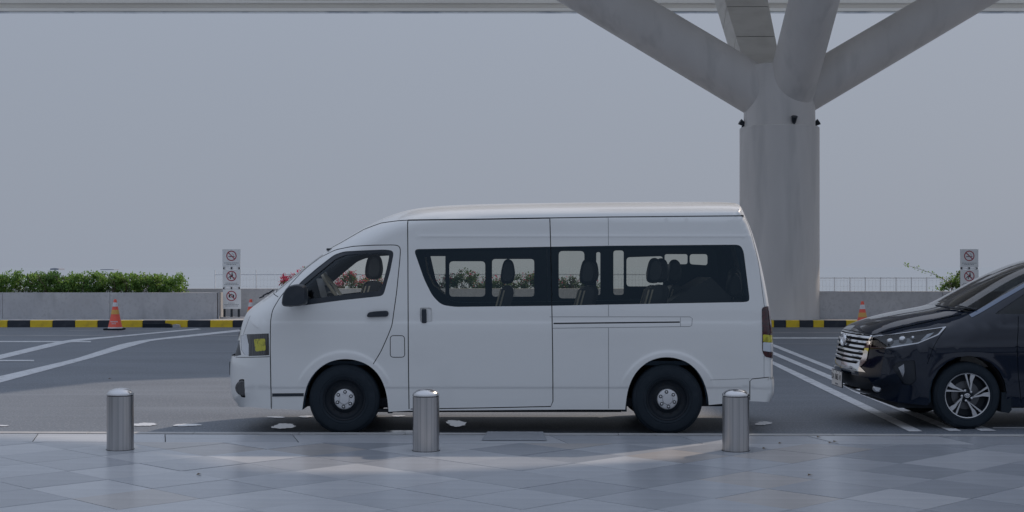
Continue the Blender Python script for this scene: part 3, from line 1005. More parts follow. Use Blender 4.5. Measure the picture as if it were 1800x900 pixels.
def sign(px_, Z, label, panels):
    x = WX(px_, Z)
    e = empty('prohibition_sign', (x, Z, 0.175))
    tag(e, label, 'sign', 'three-panel prohibition signs')
    k = Z / F
    zt = CAMH - (438 - HOR) * k - 0.175
    W2 = 0.252
    for dx in (-0.20, 0, 0.20):
        MB().box(dx - 0.03, dx + 0.03, 0.0, 0.04, 0.03, zt - 0.02).build('post', 'black_plastic', e)
    MB().box(-0.42, 0.36, -0.05, 0.12, -0.01, 0.04, 0.01).build('base_plate', 'concrete', e)
    tops = [438, 473.5, 508.5]
    bots = [469.5, 504.5, 543]
    for i in range(3):
        z1 = CAMH - (tops[i] - HOR) * k - 0.175
        z0 = CAMH - (bots[i] - HOR) * k - 0.175
        pe = MB().box(-W2 + 0.006 * i, W2 + 0.006 * i, -0.014, -0.002, z0, z1, 0.003).build('sign_panel', 'sign_white', e)
        zc_ = z1 - 0.185
        ring(0.118, 0.142, zc_, -0.0185, -0.015).build('red_ring', 'sign_red', pe)
        s2 = 0.7071
        q = [(-0.125 * s2 - .008, zc_ + 0.125 * s2 - .008), (-0.125 * s2 + .008, zc_ + 0.125 * s2 + .008), (0.125 * s2 + .008, zc_ - 0.125 * s2 + .008), (0.125 * s2 - .008, zc_ - 0.125 * s2 - .008)]
        MB().prism(q, 'y', -0.0195, -0.0145).build('red_slash', 'sign_red', pe)
        ic = MB()
        y0, y1 = -0.0175, -0.0146
        if i == 0:                                        # cigarette with smoke
            ic.box(-0.085, 0.0, y0, y1, zc_ - 0.03, zc_ - 0.012)
            ic.box(0.03, 0.085, y0, y1, zc_ - 0.03, zc_ - 0.012)
            ic.tube([(0.05, -0.016, zc_ + 0.0), (0.06, -0.016, zc_ + 0.03), (0.03, -0.016, zc_ + 0.05), (0.035, -0.016, zc_ + 0.075)], 0.003, 5)
        elif i == 1:                                      # figure sitting on an edge
            ic.prism([(0.02 + 0.018 * math.cos(a), zc_ + 0.082 + 0.018 * math.sin(a)) for a in [k_ * 0.5236 for k_ in range(12)]], 'y', y0, y1)
            ic.prism([(0.002, zc_ + 0.055), (0.04, zc_ + 0.055), (0.042, zc_ - 0.03), (-0.05, zc_ - 0.03), (-0.075, zc_ - 0.07), (-0.09, zc_ - 0.06), (-0.055, zc_ - 0.005), (-0.005, zc_ - 0.002)], 'y', y0, y1)
            ic.prism([(-0.03, zc_ - 0.035), (-0.01, zc_ - 0.035), (-0.02, zc_ - 0.085), (-0.04, zc_ - 0.085)], 'y', y0, y1)
            ic.box(0.03, 0.085, y0, y1, zc_ - 0.05, zc_ - 0.036)
        else:                                             # camera
            ic.prism([(-0.075, zc_ - 0.045), (0.075, zc_ - 0.045), (0.075, zc_ + 0.035), (0.03, zc_ + 0.035), (0.02, zc_ + 0.055), (-0.02, zc_ + 0.055), (-0.03, zc_ + 0.035), (-0.075, zc_ + 0.035)], 'y', y0, y1)
        ic.build('pictogram', 'sign_black', pe)
        if i == 2:
            ring(0.016, 0.036, zc_ - 0.004, -0.0192, -0.0177, 20).build('lens_ring', 'sign_white', pe)
        text_bars(pe, zc_ - 0.20, [0.40, 0.27] if i == 0 else [0.33, 0.40] if i == 1 else [0.18, 0.42, 0.36], 10 + i)
        if i < 2:
            z2 = CAMH - (tops[i + 1] - HOR) * k - 0.175
            MB().box(-0.23, 0.23, -0.008, -0.003, z2 + 0.008, z0 - 0.008).build('white_bracket', 'sign_bracket', e)
            for dx in (-0.215, 0.0, 0.215):
                MB().lathe([(0.022, -0.02), (0.022, -0.0085)], 12, 'y', (dx, 0, (z0 + z2) / 2)).build('bolt', 'sign_black', e)
    return e
sign(407, 39.7, 'tall white three-panel prohibition sign standing left of the van nose', 3)
sign(1703.5, 39.2, 'tall white prohibition sign partly hidden behind the black car bonnet', 3)

# ------------------------------------------------------------------ traffic cones
def cone(x, y, label):
    e = empty('traffic_cone', (x, y, 0.0))
    tag(e, label, 'traffic cone', 'orange traffic cones along the far kerb')
    Hc = 0.78
    def r_(z): return 0.185 + (0.032 - 0.185) * max(0.0, (z - 0.044) / (Hc - 0.044)) ** 0.92
    MB().box(-0.25, 0.21, -0.22, 0.22, 0.004, 0.045, 0.012).build('base', 'rubber', e)
    MB().lathe([(r_(z), z) for z in np.linspace(0.044, Hc, 14)] + [(0.022, Hc + 0.006)], 28).build('cone_body', 'cone_red', e)
    for z0, z1, m, nm in ((0.60, 0.705, 'cone_white', 'white_band'), (0.405, 0.515, 'cone_yellow', 'amber_band'), (0.045, 0.075, 'cone_white', 'pale_rim')):
        MB().lathe([(r_(z0) + 0.004, z0), (r_((z0 + z1) / 2) + 0.004, (z0 + z1) / 2), (r_(z1) + 0.004, z1)], 28, caps=False).build(nm, m, e)
    mb = MB()
    rr_ = random.Random(2)
    for (zz, hw, hh) in ((0.215, 0.085, 0.016), (0.165, 0.045, 0.012)):
        a = -hw
        while a < hw:
            w = rr_.uniform(.012, .024)
            an = -math.pi / 2 + a / r_(zz)
            rr2 = r_(zz) + 0.004
            an2 = an + w / rr2
            mb.add([(rr2 * math.cos(an), rr2 * math.sin(an), zz - hh), (rr2 * math.cos(an2), rr2 * math.sin(an2), zz - hh), (rr2 * math.cos(an2), rr2 * math.sin(an2), zz + hh), (rr2 * math.cos(an), rr2 * math.sin(an), zz + hh)], [(0, 1, 2, 3)])
            a += w + 0.008
    mb.build('print', 'cone_white', e)
    return e
gx, gy = G(202.5, 580)
cone(gx, gy, 'orange cone with white and amber bands standing on the left of the road')
cone(WX(1516, 34.2), 34.2, 'orange traffic cone half hidden behind the black car')
cone(WX(441, 36.4), 36.4, 'orange traffic cone peeping out behind the van nose')

# ------------------------------------------------------------------ bollards
def bollard(px_, py_, label):
    x, y = G(px_, py_, PZ)
    y += 0.114
    e = empty('bollard', (x, y, PZ))
    tag(e, label, 'bollard', 'brushed steel bollards along the kerb')
    r_ = 0.1135
    MB().lathe([(r_, 0.0), (r_, 0.462)], 48).build('post', 'steel', e)
    MB().lathe([(r_ - 0.006, 0.461), (r_ - 0.006, 0.468)], 40).build('dark_joint', 'gap', e)
    prof = [(r_ + 0.001, 0.468), (r_ + 0.001, 0.474)] + [((r_ + 0.001) * math.cos(t), 0.474 + 0.056 * math.sin(t)) for t in np.linspace(0.05, 1.53, 10)]
    MB().lathe(prof, 48).build('domed_cap', 'steel_cap', e)
    MB().lathe([(r_ + 0.006, -0.002), (r_ + 0.006, 0.003)], 40).build('floor_ring', 'gap', e)
    return e
bollard(205, 793, 'brushed steel bollard standing alone left of the van')
bollard(747.5, 795, 'brushed steel bollard in front of the van sliding door')
bollard(1297, 795, 'brushed steel bollard in front of the van rear bumper')

# ================================================================== VEHICLE PIECES
def wheel_tyre(rad, width, rim_r, name='wheel'):
    """tyre about the y axis, outer face at y = 0, body toward +y"""
    s = rad - rim_r
    prof = [(rim_r - 0.004, 0.03), (rim_r, 0.008), (rim_r + 0.15 * s, -0.002), (rim_r + 0.22 * s, 0.0), (rim_r + 0.24 * s, -0.004), (rim_r + 0.5 * s, -0.008), (rim_r + 0.72 * s, -0.004), (rad - 0.035, 0.004), (rad - 0.012, 0.016), (rad, 0.035),
            (rad, width * 0.3), (rad - 0.006, width * 0.3 + 0.004), (rad - 0.006, width * 0.3 + 0.012), (rad, width * 0.3 + 0.016), (rad, width - 0.035), (rad - 0.015, width - 0.014), (rad - 0.05, width), (rim_r, width - 0.01), (rim_r - 0.004, width - 0.03)]
    return MB().lathe(prof, 72, 'y', caps=False)

def add_part(sh, names, m, parent, side, name, off=0.0, shrink=1.0):
    me = sh.mesh(names, side, off, shrink)
    if me is None: return None
    return link(name, me, m, parent)

# ------------------------------------------------------------------ WHITE VAN
VO = (-0.11, 14.52)
def vsil(px_, py_, Rr, n, Z=14.1):
    if 640 < px_ < 1305: Z = 14.1 + 0.3 * min(1.0, (px_ - 640) / 60.0, (1305 - px_) / 15.0) if py_ < 400 else Z
    return ((px_ - CXP) / F * Z - VO[0], CAMH - (py_ - HOR) / F * Z, Rr, n)
v_sil = [vsil(*p) for p in [
    (417, 711, .40, 2.8), (407, 700, .42, 2.8), (404, 680, .45, 3.0), (404, 650, .45, 3.0), (405, 630, .45, 3.0), (409, 618, .45, 3.0), (414, 602, .45, 3.0), (419, 590, .45, 3.0), (422, 575, .45, 3.0), (428, 553, .42, 2.8),
    (437, 541, .40, 2.8), (458, 526, .36, 2.7), (480, 511, .34, 2.7), (500, 494, .32, 2.7), (535, 466, .30, 2.6), (575, 436, .28, 2.6), (610, 414, .26, 2.4), (650, 392, .24, 2.3), (690, 376, .22, 2.2), (735, 365, .21, 2.2), (800, 360, .2, 2.2),
    (900, 357.5, .2, 2.2), (1000, 356, .2, 2.2), (1100, 355, .2, 2.2), (1200, 354.5, .2, 2.2), (1285, 355, .18, 2.2), (1302, 359, .16, 2.2), (1309, 376, .13, 2.3), (1322, 410, .12, 2.4), (1336, 465, .12, 2.4), (1346, 520, .12, 2.4),
    (1351, 560, .12, 2.4), (1354, 610, .12, 2.4), (1354, 655, .12, 2.4), (1355.5, 668, .12, 2.4), (1355, 688, .12, 2.4), (1350, 699, .12, 2.4)]]
def np_(px_, py_, Z=13.60): return ((px_ - CXP) / F * Z - VO[0], CAMH - (py_ - HOR) / F * Z)
arch_r = [(1246, 712), (1244, 692), (1236, 668), (1223, 648), (1203, 633), (1172, 626), (1143, 632), (1122, 648), (1109, 668), (1102, 692), (1099, 720)]
arch_f = [(683, 724), (680, 692), (670, 663), (652, 643), (628, 632.5), (602, 630), (577, 636), (556, 651), (541, 673), (534, 698), (531, 721)]
arch_r_l = [np_(*p) for p in arch_r]
arch_f_l = [np_(*p) for p in arch_f]
v_bot = [(v_sil[-1][0], v_sil[-1][1])] + [np_(1320, 705)] + chaikin(arch_r_l, 2) + [np_(1000, 720), np_(720, 722)] + chaikin(arch_f_l, 2) + [np_(478, 719), np_(440, 716), (v_sil[0][0], v_sil[0][1])]
hub_f, hub_r = np_(605, 704), np_(1173.5, 704)
def vW(z, x):
    w = np.interp(z, [0.1, 0.30, 0.44, 0.46, 0.75, 1.0, 1.18, 1.28, 1.80, 2.05, 2.3], [.912, .917, .922, .930, .936, .937, .932, .922, .868, .838, .80])
    return w
def vfeat(x, z):
    f = np.zeros_like(x)
    for (hx, hz) in (hub_f, hub_r):
        r_ = np.hypot(x - hx, z - hz)
        f += 0.013 * (1 / (1 + np.exp((r_ - 0.470) / 0.006))) / (1 + np.exp(-(z - 0.52) / 0.03))
    f += -0.006 / (1 + np.exp(-(z - 1.075) / 0.006))                                  # belt crease
    f += -0.010 / (1 + np.exp(-(z - 2.075) / 0.004)) * 1 / (1 + np.exp(-(x + 1.2) / 0.05))   # roof cap stands in behind the gutter
    f += 0.004 * np.exp(-((z - 1.90) / 0.012) ** 2) * (x > -0.8)
    return f
VAN = Shell(v_sil, v_bot[1:-1], vW, vfeat, VO)
S = VAN.px
# --- seams first (they win over panels)
gut = S([(578, 438), (600, 426), (640, 403), (670, 392), (700, 388), (717, 387), (830, 385.6), (966, 383.2), (1070, 381.6), (1180, 380.6), (1304, 379.5)])
VAN.seam(gut[:6], 0.009, 'gutter')
VAN.seam(gut[5:8], 0.013, 'seam')
VAN.seam(gut[7:], 0.012, 'gutter')
VAN.seam(S([(717, 387.5), (717, 450), (717.5, 560), (718, 640), (719, 719)]), 0.009)
VAN.seam(S([(966.5, 384), (968, 434), (970, 538), (971.5, 620), (972, 705), (968, 714.5), (850, 717), (722, 719)]), 0.009)
VAN.seam(S([(1069, 382), (1069.5, 431)]), 0.005, 'soft_seam')
VAN.seam(S([(1069.5, 535), (1069.5, 556)]), 0.005, 'soft_seam')
VAN.seam(S([(1069.5, 576), (1070, 718)]), 0.005, 'soft_seam')
door_top = [(476, 562), (479, 545), (490, 526), (510, 500), (535, 474), (560, 454), (590, 439), (620, 433), (655, 431), (693, 430.5), (701, 432), (704, 438), (703, 455), (697, 515), (689, 572), (682, 590), (670, 617), (656, 640)]
VAN.seam(S(fillet(door_top, 5, False, 3)), 0.008)
VAN.seam(S([(476, 562), (475, 610), (476, 665), (478, 720)]), 0.008)
VAN.seam(S([(966, 557), (1213, 557), (1217, 560), (1216, 572), (1212, 574), (1100, 575.5), (972, 577)]), 0.005, 'soft_seam')
VAN.seam(S([(973, 568.6), (1195, 566.2)]), 0.014, 'rail_slot')
VAN.seam(S([(1196, 558), (1196, 574)]), 0.004, 'soft_seam')
fl = fillet([(686, 590), (711, 590), (711.5, 628), (686, 628)], 6)
VAN.seam(S(fl + [fl[0]]), 0.007)
VAN.seam(S([(1352, 663), (1322, 666), (1318, 670), (1318, 704)]), 0.007)
VAN.seam(S([(1248, 668), (1316, 665.5)]), 0.004, 'soft_seam')
VAN.seam(S([(1310, 382), (1320, 408), (1333, 460), (1341, 520), (1344, 541)]), 0.006, 'soft_seam')
VAN.seam(S([(1343, 626), (1343, 664)]), 0.004, 'soft_seam')
VAN.seam(S([(440, 555), (434, 570), (428, 587)]), 0.004, 'soft_seam')
VAN.seam(S([(415, 628), (440, 628), (474, 627)]), 0.006)
VAN.seam(S([(480, 513), (489, 522)]), 0.006)
# --- lamps, glass, trims
VAN.panel('door_handle_recess', S(fillet([(738, 541), (759, 541), (760, 566), (739, 567)], 4)))
VAN.panel('step_strip', S([(478.5, 691.5), (534, 691), (534, 696.5), (478.5, 697)]))
VAN.panel('indicator', S(fillet([(446, 596), (466, 595), (467, 616), (449, 618)], 3)))
VAN.panel('headlight_front', S([(423, 590), (433, 587), (437, 606), (437, 625), (430, 624), (424, 615)]))
VAN.panel('headlight_side', S([(431, 587.5), (472.5, 586), (473.5, 624.5), (437, 626), (437, 605)]))
VAN.panel('fog_recess', S(fillet([(421, 667), (430, 666), (432, 699), (424, 697), (420, 682)], 3)))
VAN.panel('front_grille', S([(402, 602), (414, 600), (421, 598), (424, 624), (415, 626), (402, 622)]))
tl_ = S(fillet([(1339, 541), (1347, 538), (1364, 541), (1366, 628), (1345, 628), (1340, 618)], 5))
VAN.panel('lamp_amber', S(fillet([(1341, 588), (1362, 587), (1362, 600), (1341, 601)], 2)))
VAN.panel('lamp_reverse', S(fillet([(1341, 601.5), (1362, 600.5), (1362, 616), (1341, 617)], 2)))
VAN.panel('tail_lamp', tl_)
# door window
dw_out = [(528, 496), (556, 472), (587, 448), (604, 442), (640, 440), (675, 438.7), (689, 440), (692, 446), (686, 476), (675, 516), (670, 520.5), (600, 528), (548, 535), (505, 540), (503, 530)]
dw_in = [(533, 502), (562, 477.5), (591, 454), (607, 448), (640, 446), (672, 444.2), (683, 446), (684, 451), (679, 475), (670, 508), (664, 511.5), (600, 518.5), (540, 526), (527, 523), (525, 512)]
VAN.panel('door_pane', S(fillet(dw_in, 5)))
VAN.panel('window_frame', S(fillet(dw_out, 6)))
# side window band, split into three panes
bandp = fillet([(727, 438), (968, 433.7), (1068, 432), (1300, 430), (1307, 440), (1318, 528), (1312, 531), (1069, 535.5), (970, 537.5), (800, 539.5), (776, 536), (760, 520), (746, 492)], 9)
band_l = S(bandp)
op = {'opening_a': [(757, 450), (783, 450), (783, 517), (776, 510), (766, 490)],
      'opening_b': fillet([(790, 459), (853, 459), (853, 521), (790, 521)], 7),
      'opening_c': fillet([(865, 455), (939, 455), (939, 521), (865, 521)], 6),
      'opening_d': fillet([(982, 441), (1027, 441), (1027, 524), (982, 524)], 7),
      'opening_e': fillet([(1048, 443), (1055, 443), (1055, 518), (1048, 518)], 3),
      'opening_f': fillet([(1078, 440), (1096, 440), (1096, 518), (1078, 518)], 5),
      'opening_g': fillet([(1101, 452), (1165, 450), (1165, 503), (1101, 503)], 6),
      'opening_h': fillet([(1168, 446.5), (1208, 446.5), (1208, 464), (1168, 464)], 4),
      'opening_i': fillet([(1212, 446.5), (1243, 446.5), (1243, 466), (1212, 464)], 5)}
splits = (S([(968.5, 433), (970, 538)]), S([(1069, 431), (1070, 536)]))
for k, v in op.items():
    VAN.panel(k, S(v, 1))
x1, x2 = splits[0][0][0], splits[1][0][0]
def vclip(poly, lo, hi):
    return clip(clip([tuple(p) for p in poly], -1, 0, -lo), 1, 0, hi)
VAN.panel('pane_1', vclip(band_l, -9, x1))
VAN.panel('pane_2', vclip(band_l, x1, x2))
VAN.panel('pane_3', vclip(band_l, x2, 9))
# windscreen and tailgate glass across the ends
def idx_near(sh, x, z): return int(np.argmin(np.hypot(sh.sil[:, 0] - x, sh.sil[:, 1] - z)))
a_, b_ = idx_near(VAN, *vsil(486, 506, 0, 0)[:2]), idx_near(VAN, *vsil(566, 443, 0, 0)[:2])
VAN.panel('windscreen', VAN.offset_strip(a_, b_, 0.055))
a_, b_ = idx_near(VAN, *vsil(1318, 400, 0, 0)[:2]), idx_near(VAN, *vsil(1346, 520, 0, 0)[:2])
VAN.panel('tailgate_pane', VAN.offset_strip(a_, b_, 0.03))
# body panels
VAN.panel('front_door', S([(476, 562), (479, 545), (490, 526), (510, 500), (535, 474), (560, 454), (590, 439), (620, 433), (655, 431), (693, 430.5), (701, 432), (704, 438), (703, 455), (697, 515), (689, 572), (682, 590), (670, 617), (656, 640), (600, 660), (540, 692), (477, 691), (476, 665), (475, 610)]))
VAN.panel('front_step', S([(478.5, 697), (536, 696.5), (536, 724), (478.5, 724)]))
VAN.panel('front_bumper', S([(404, 628), (476, 627), (478, 724), (400, 724)]) + [])
VAN.classes[-1] = ('front_bumper', np.array([(-4, 0.0), (S([(478, 700)])[0][0], 0.0), S([(476, 627)])[0], S([(440, 628)])[0], S([(415, 628)])[0], (-4, S([(415, 628)])[0][1])]))
gx_ = lambda p: p[0]
roof_poly = gut + [(gut[-1][0] + 0.3, gut[-1][1]), (gut[-1][0] + 0.3, 3.0), (gut[0][0] - 0.1, 3.0), (gut[0][0] - 0.3, gut[0][1])]
VAN.classes.append(('roof', np.array(roof_poly)))
sd = S([(717, 387.5), (717.5, 560), (719, 719), (850, 717), (968, 714.5), (972, 705), (971.5, 620), (970, 538), (966.5, 384)])
VAN.classes.append(('sliding_door', np.array(sd)))
xr = S([(1318, 690)])[0]
VAN.classes.append(('rear_bumper', np.array([(xr[0], 0), xr, (xr[0], S([(1320, 666)])[0][1]), (4, S([(1350, 663)])[0][1]), (4, 0)])))
VAN.classes.append(('rear_quarter', np.array([(x1, 0), (x1, 3), (4, 3), (4, 0)])))
xb = S([(704, 438)])[0][0]
VAN.classes.append(('side_pillar', np.array([(S([(640, 640)])[0][0], 0), (xb - 0.25, 1.0), (xb - 0.3, 3), (x1, 3), (x1, 0)])))
for hx, hz in (hub_f, hub_r):
    for rr_ in (0.448, 0.456, 0.462, 0.467, 0.472, 0.478, 0.484, 0.494):
        VAN.line([(hx + rr_ * math.cos(a), hz + rr_ * math.sin(a)) for a in np.linspace(0.25, math.pi - 0.25, 60)])
for zz in (1.058, 1.068, 1.075, 1.082, 1.092, 0.436, 0.442, 0.45, 0.458, 0.464, 1.88, 1.89, 1.9, 1.91, 1.92):
    VAN.line([(-2.2 if zz < 1.5 else -0.9, zz), (2.3, zz)])
VAN.run([0.0006, 0.002, 0.005, 0.010, 0.018, 0.030, 0.045, 0.065, 0.09, 0.12, 0.155, 0.195, 0.24], 0.034, 0.255)

van = empty('passenger_van', (VO[0], VO[1], 0.0))
tag(van, 'white high-roof passenger van parked side-on at the kerb', 'van')
opens = list(op.keys())
for side in (-1, 1):
    P = lambda names, m, name, off=0.0: add_part(VAN, names, m, van, side, name, off)
    roofp = P(['roof'], 'van_paint', 'roof')
    fd = P(['front_door'], 'van_paint', 'front_door')
    sdp = P(['sliding_door'], 'van_paint', 'sliding_door')
    P(['side_pillar'], 'van_paint', 'side_pillar')
    rq = P(['rear_quarter'], 'van_paint', 'rear_quarter')
    fb = P(['front_bumper'], 'van_paint', 'front_bumper', 0.006)
    rbm = P(['rear_bumper'], 'van_paint', 'rear_bumper', 0.008)
    P(['front_step'], 'van_paint', 'front_step', -0.003)
    P(['rest'], 'van_paint', 'nose_panel')
    for q_ in [n for n in VAN.names if n.startswith('seam_')]: P([q_], 'gap', 'shut_line', -0.012)
    for q_ in [n for n in VAN.names if n.startswith('soft_seam_')]: P([q_], M.setdefault('soft_gap', mat('soft_gap', (0.30, 0.31, 0.32), 0.8)), 'panel_joint', -0.003)
    for q_ in [n for n in VAN.names if n.startswith('gutter_')]: P([q_], M.setdefault('gutter', mat('gutter', (0.16, 0.17, 0.18), 0.7)), 'roof_gutter', -0.006)
    for q_ in [n for n in VAN.names if n.startswith('rail_slot_')]: P([q_], M.setdefault('rail_dark', mat('rail_dark', (0.06, 0.065, 0.07), 0.6)), 'door_rail', -0.012)
    P(['door_handle_recess'], 'van_paint', 'handle_recess', -0.012)
    P(['step_strip'], 'black_plastic', 'step_strip', 0.002)
    P(['front_grille'], 'black_plastic', 'front_grille', -0.02)
    hl = P(['headlight_side'], 'lamp_smoke', 'headlight', -0.004)
    add_part(VAN, ['headlight_front'], 'lamp_silver', hl, side, 'lamp_lens', -0.002)
    add_part(VAN, ['indicator'], 'lamp_yellow', hl, side, 'indicator', -0.001)
    P(['fog_recess'], 'black_plastic', 'fog_lamp_recess', -0.03)
    tl2 = P(['tail_lamp'], 'lamp_red', 'tail_lamp', 0.006)
    add_part(VAN, ['lamp_amber'], 'lamp_yellow', tl2, side, 'amber_lens', 0.008)
    add_part(VAN, ['lamp_reverse'], 'lamp_white', tl2, side, 'reversing_lens', 0.008)
    add_part(VAN, ['window_frame'], 'black_plastic', fd, side, 'window_frame', -0.004)
    add_part(VAN, ['door_pane'], 'glass_door', fd, side, 'window_pane', -0.010)
    P(['windscreen'], 'glass_clear', 'windscreen', -0.003)
    P(['tailgate_pane'], 'glass_van', 'tailgate_pane', -0.003)
    if side < 0:
        bounds = [(-9, x1), (x1, x2), (x2, 9)]
        # openings belong to whichever pane they lie in
        for k in range(3):
            ns = ['pane_%d' % (k + 1)] + [n for n in opens if bounds[k][0] < np.mean([p[0] for p in S(op[n], 1)]) < bounds[k][1]]
            P(ns, 'glass_van', 'window_pane', -0.005)
    else:
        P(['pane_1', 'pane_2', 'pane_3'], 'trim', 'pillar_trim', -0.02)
        for n in opens:
            P([n], 'glass_far', 'window_pane', -0.006)
    skip = ['pane_1', 'pane_2', 'pane_3', 'door_pane', 'windscreen', 'tailgate_pane'] + opens
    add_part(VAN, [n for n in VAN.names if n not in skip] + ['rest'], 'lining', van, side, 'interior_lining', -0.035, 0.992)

# black border round the near window band
def border(sh, pts, w, name, m, parent, off):
    for pl in pts: pass
# underbody, wheel wells
MB().box(-2.2, 2.35, -0.80, 0.80, 0.26, 0.34).build('chassis', 'liner', van)
MB().box(-1.20, 1.16, -0.885, -0.82, 0.212, 0.24).build('sill_rail', 'gap', van)
MB().box(-1.20, 1.16, 0.82, 0.885, 0.212, 0.24).build('sill_rail', 'gap', van)
MB().box(-2.1, 2.3, -0.85, 0.85, 0.66, 0.70).build('cabin_floor', 'lining', van)
for side in (-1, 1):
    for arc in (arch_f_l, arch_r_l):
        pts = [tuple(p) for p in chaikin(arc, 2)]
        n = len(pts)
        ya, yb = side * 0.905, side * 0.52
        v = [(p[0], ya, p[1]) for p in pts] + [(p[0], yb, p[1]) for p in pts]
        mb = MB().add(v, [(i, i + 1, i + 1 + n, i + n) for i in range(n - 1)], True)
        mb.add([(p[0], yb, p[1]) for p in pts], [tuple(range(n))])
        mb.build('wheel_well', 'liner', van)
    for (hx, hz) in (hub_f, hub_r):
        WR = 0.338
        hz = WR
        cy = side * 0.930
        mb = wheel_tyre(WR, 0.205, 0.205)
        if side > 0:
            mb.v = [(x, -y, z) for x, y, z in mb.v]
        w = mb.build('wheel', 'rubber', van, (hx, cy, hz))
        sg = 1 if side < 0 else -1
        def L(prof, n, name, m, c=(0, 0, 0)):
            return MB().lathe([(r_, h * sg) for r_, h in prof], n, 'y', c, caps=(name != 'rim')).build(name, m, w)
        L([(0.206, 0.012), (0.200, 0.006), (0.188, 0.012), (0.184, 0.028), (0.172, 0.04), (0.160, 0.05), (0.135, 0.058), (0.118, 0.050), (0.104, 0.044), (0.001, 0.044)], 56, 'rim', 'rim_black')
        L([(0.0985, 0.043), (0.0985, 0.030), (0.094, 0.022), (0.088, 0.019), (0.052, 0.017), (0.048, 0.010), (0.044, 0.006), (0.001, 0.004)], 48, 'hub_cap', 'hub')
        for k in range(6):
            a = math.radians(30 + 60 * k + (8 if hx > 0 else -6))
            c = (0.071 * math.cos(a), 0, 0.071 * math.sin(a))
            L([(0.0175, 0.030), (0.0175, 0.0165)], 14, 'lug_recess', 'gap', c)
            L([(0.0095, 0.020), (0.0095, 0.012), (0.004, 0.010)], 8, 'lug_nut', 'alloy', c)
        for k in range(12):
            a = 2 * math.pi * (k + .5) / 12
            L([(0.013, 0.060), (0.013, 0.0525)], 10, 'vent_hole', 'gap', (0.147 * math.cos(a), 0, 0.147 * math.sin(a)))
MB().tube([(hub_f[0], -0.75, 0.33), (hub_f[0], 0.75, 0.33)], 0.04, 8).build('axle', 'liner', van)
MB().tube([(hub_r[0], -0.75, 0.33), (hub_r[0], 0.75, 0.33)], 0.06, 8).build('axle', 'liner', van)
MB().tube([(1.2, 0.3, 0.30), (1.9, 0.35, 0.29), (2.3, 0.38, 0.30)], 0.04, 8).build('exhaust_pipe', 'alloy', van)
def vpt(px_, py_, off=0.0):
    x, z = S([(px_, py_)])[0]
    return (x, -float(VAN.Y(x, z)[0]) - off, z)
# mud flaps
for side in (-1, 1):
    for pxl in ((681, 689, 700, 727), (1094, 1102, 690, 724)):
        a, b = np_(pxl[0], pxl[2]), np_(pxl[1], pxl[3])
        MB().box(a[0], b[0], min(side * .72, side * .9), max(side * .72, side * .9), b[1], a[1]).build('mud_flap', 'rubber', van)
# door mirror: rounded black shell
def rounded_prism(poly, y0, y1, name, m, parent, inset=0.02):
    c = np.mean(np.array(poly), 0)
    mb = MB()
    n = len(poly)
    v = []
    for t, k in ((y0, 0.86), (y0 + (y1 - y0) * .12, 0.96), (y0 + (y1 - y0) * .35, 1.0), (y1 - (y1 - y0) * .3, 1.0), (y1 - (y1 - y0) * .08, 0.96), (y1, 0.86)):
        v += [(c[0] + (p[0] - c[0]) * k, t, c[1] + (p[1] - c[1]) * k) for p in poly]
    f = [(i * n + k, i * n + (k + 1) % n, (i + 1) * n + (k + 1) % n, (i + 1) * n + k) for i in range(5) for k in range(n)]
    mb.add(v, f, True)
    mb.add(v[:n], [tuple(range(n))])
    mb.add(v[5 * n:], [tuple(range(n))])
    return mb.build(name, m, parent)
Zm = 13.42
mp = [((a - CXP) / F * Zm - VO[0], CAMH - (b - HOR) / F * Zm) for a, b in fillet([(496, 534), (499, 515), (507, 503), (522, 499), (537, 501), (540, 510), (541, 534), (528, 538), (500, 539)], 6)]
for side in (-1, 1):
    ya = side * (VO[1] - Zm + 0.10)
    yb = side * (VO[1] - Zm - 0.09)
    o = rounded_prism(mp, ya, yb, 'door_mirror', 'black_plastic', van)
    mc = np.mean(np.array(mp), 0)
    MB().tube([(mc[0] + 0.05, side * 0.98, mc[1] - 0.03), (mc[0] + 0.09, side * 0.86, mc[1] - 0.05)], 0.035, 10).build('mirror_arm', 'black_plastic', o)
    # handles
    hp = S(fillet([(645, 554), (648, 549), (660, 547), (680, 546), (683, 548), (683, 554), (680, 556.5), (646, 557.5)], 3))
    yh = float(VAN.Y(hp[0][0], hp[0][1])[0])
    rounded_prism(hp, side * (yh + 0.028), side * (yh - 0.01), 'door_handle', 'black_plastic', van)
    hp = S(fillet([(741, 543), (749.5, 543), (750, 568), (741.5, 568)], 2.5))
    yh = float(VAN.Y(hp[0][0], hp[0][1])[0])
    rounded_prism(hp, side * (yh + 0.022), side * (yh - 0.02), 'sliding_door_handle', 'black_plastic', van)
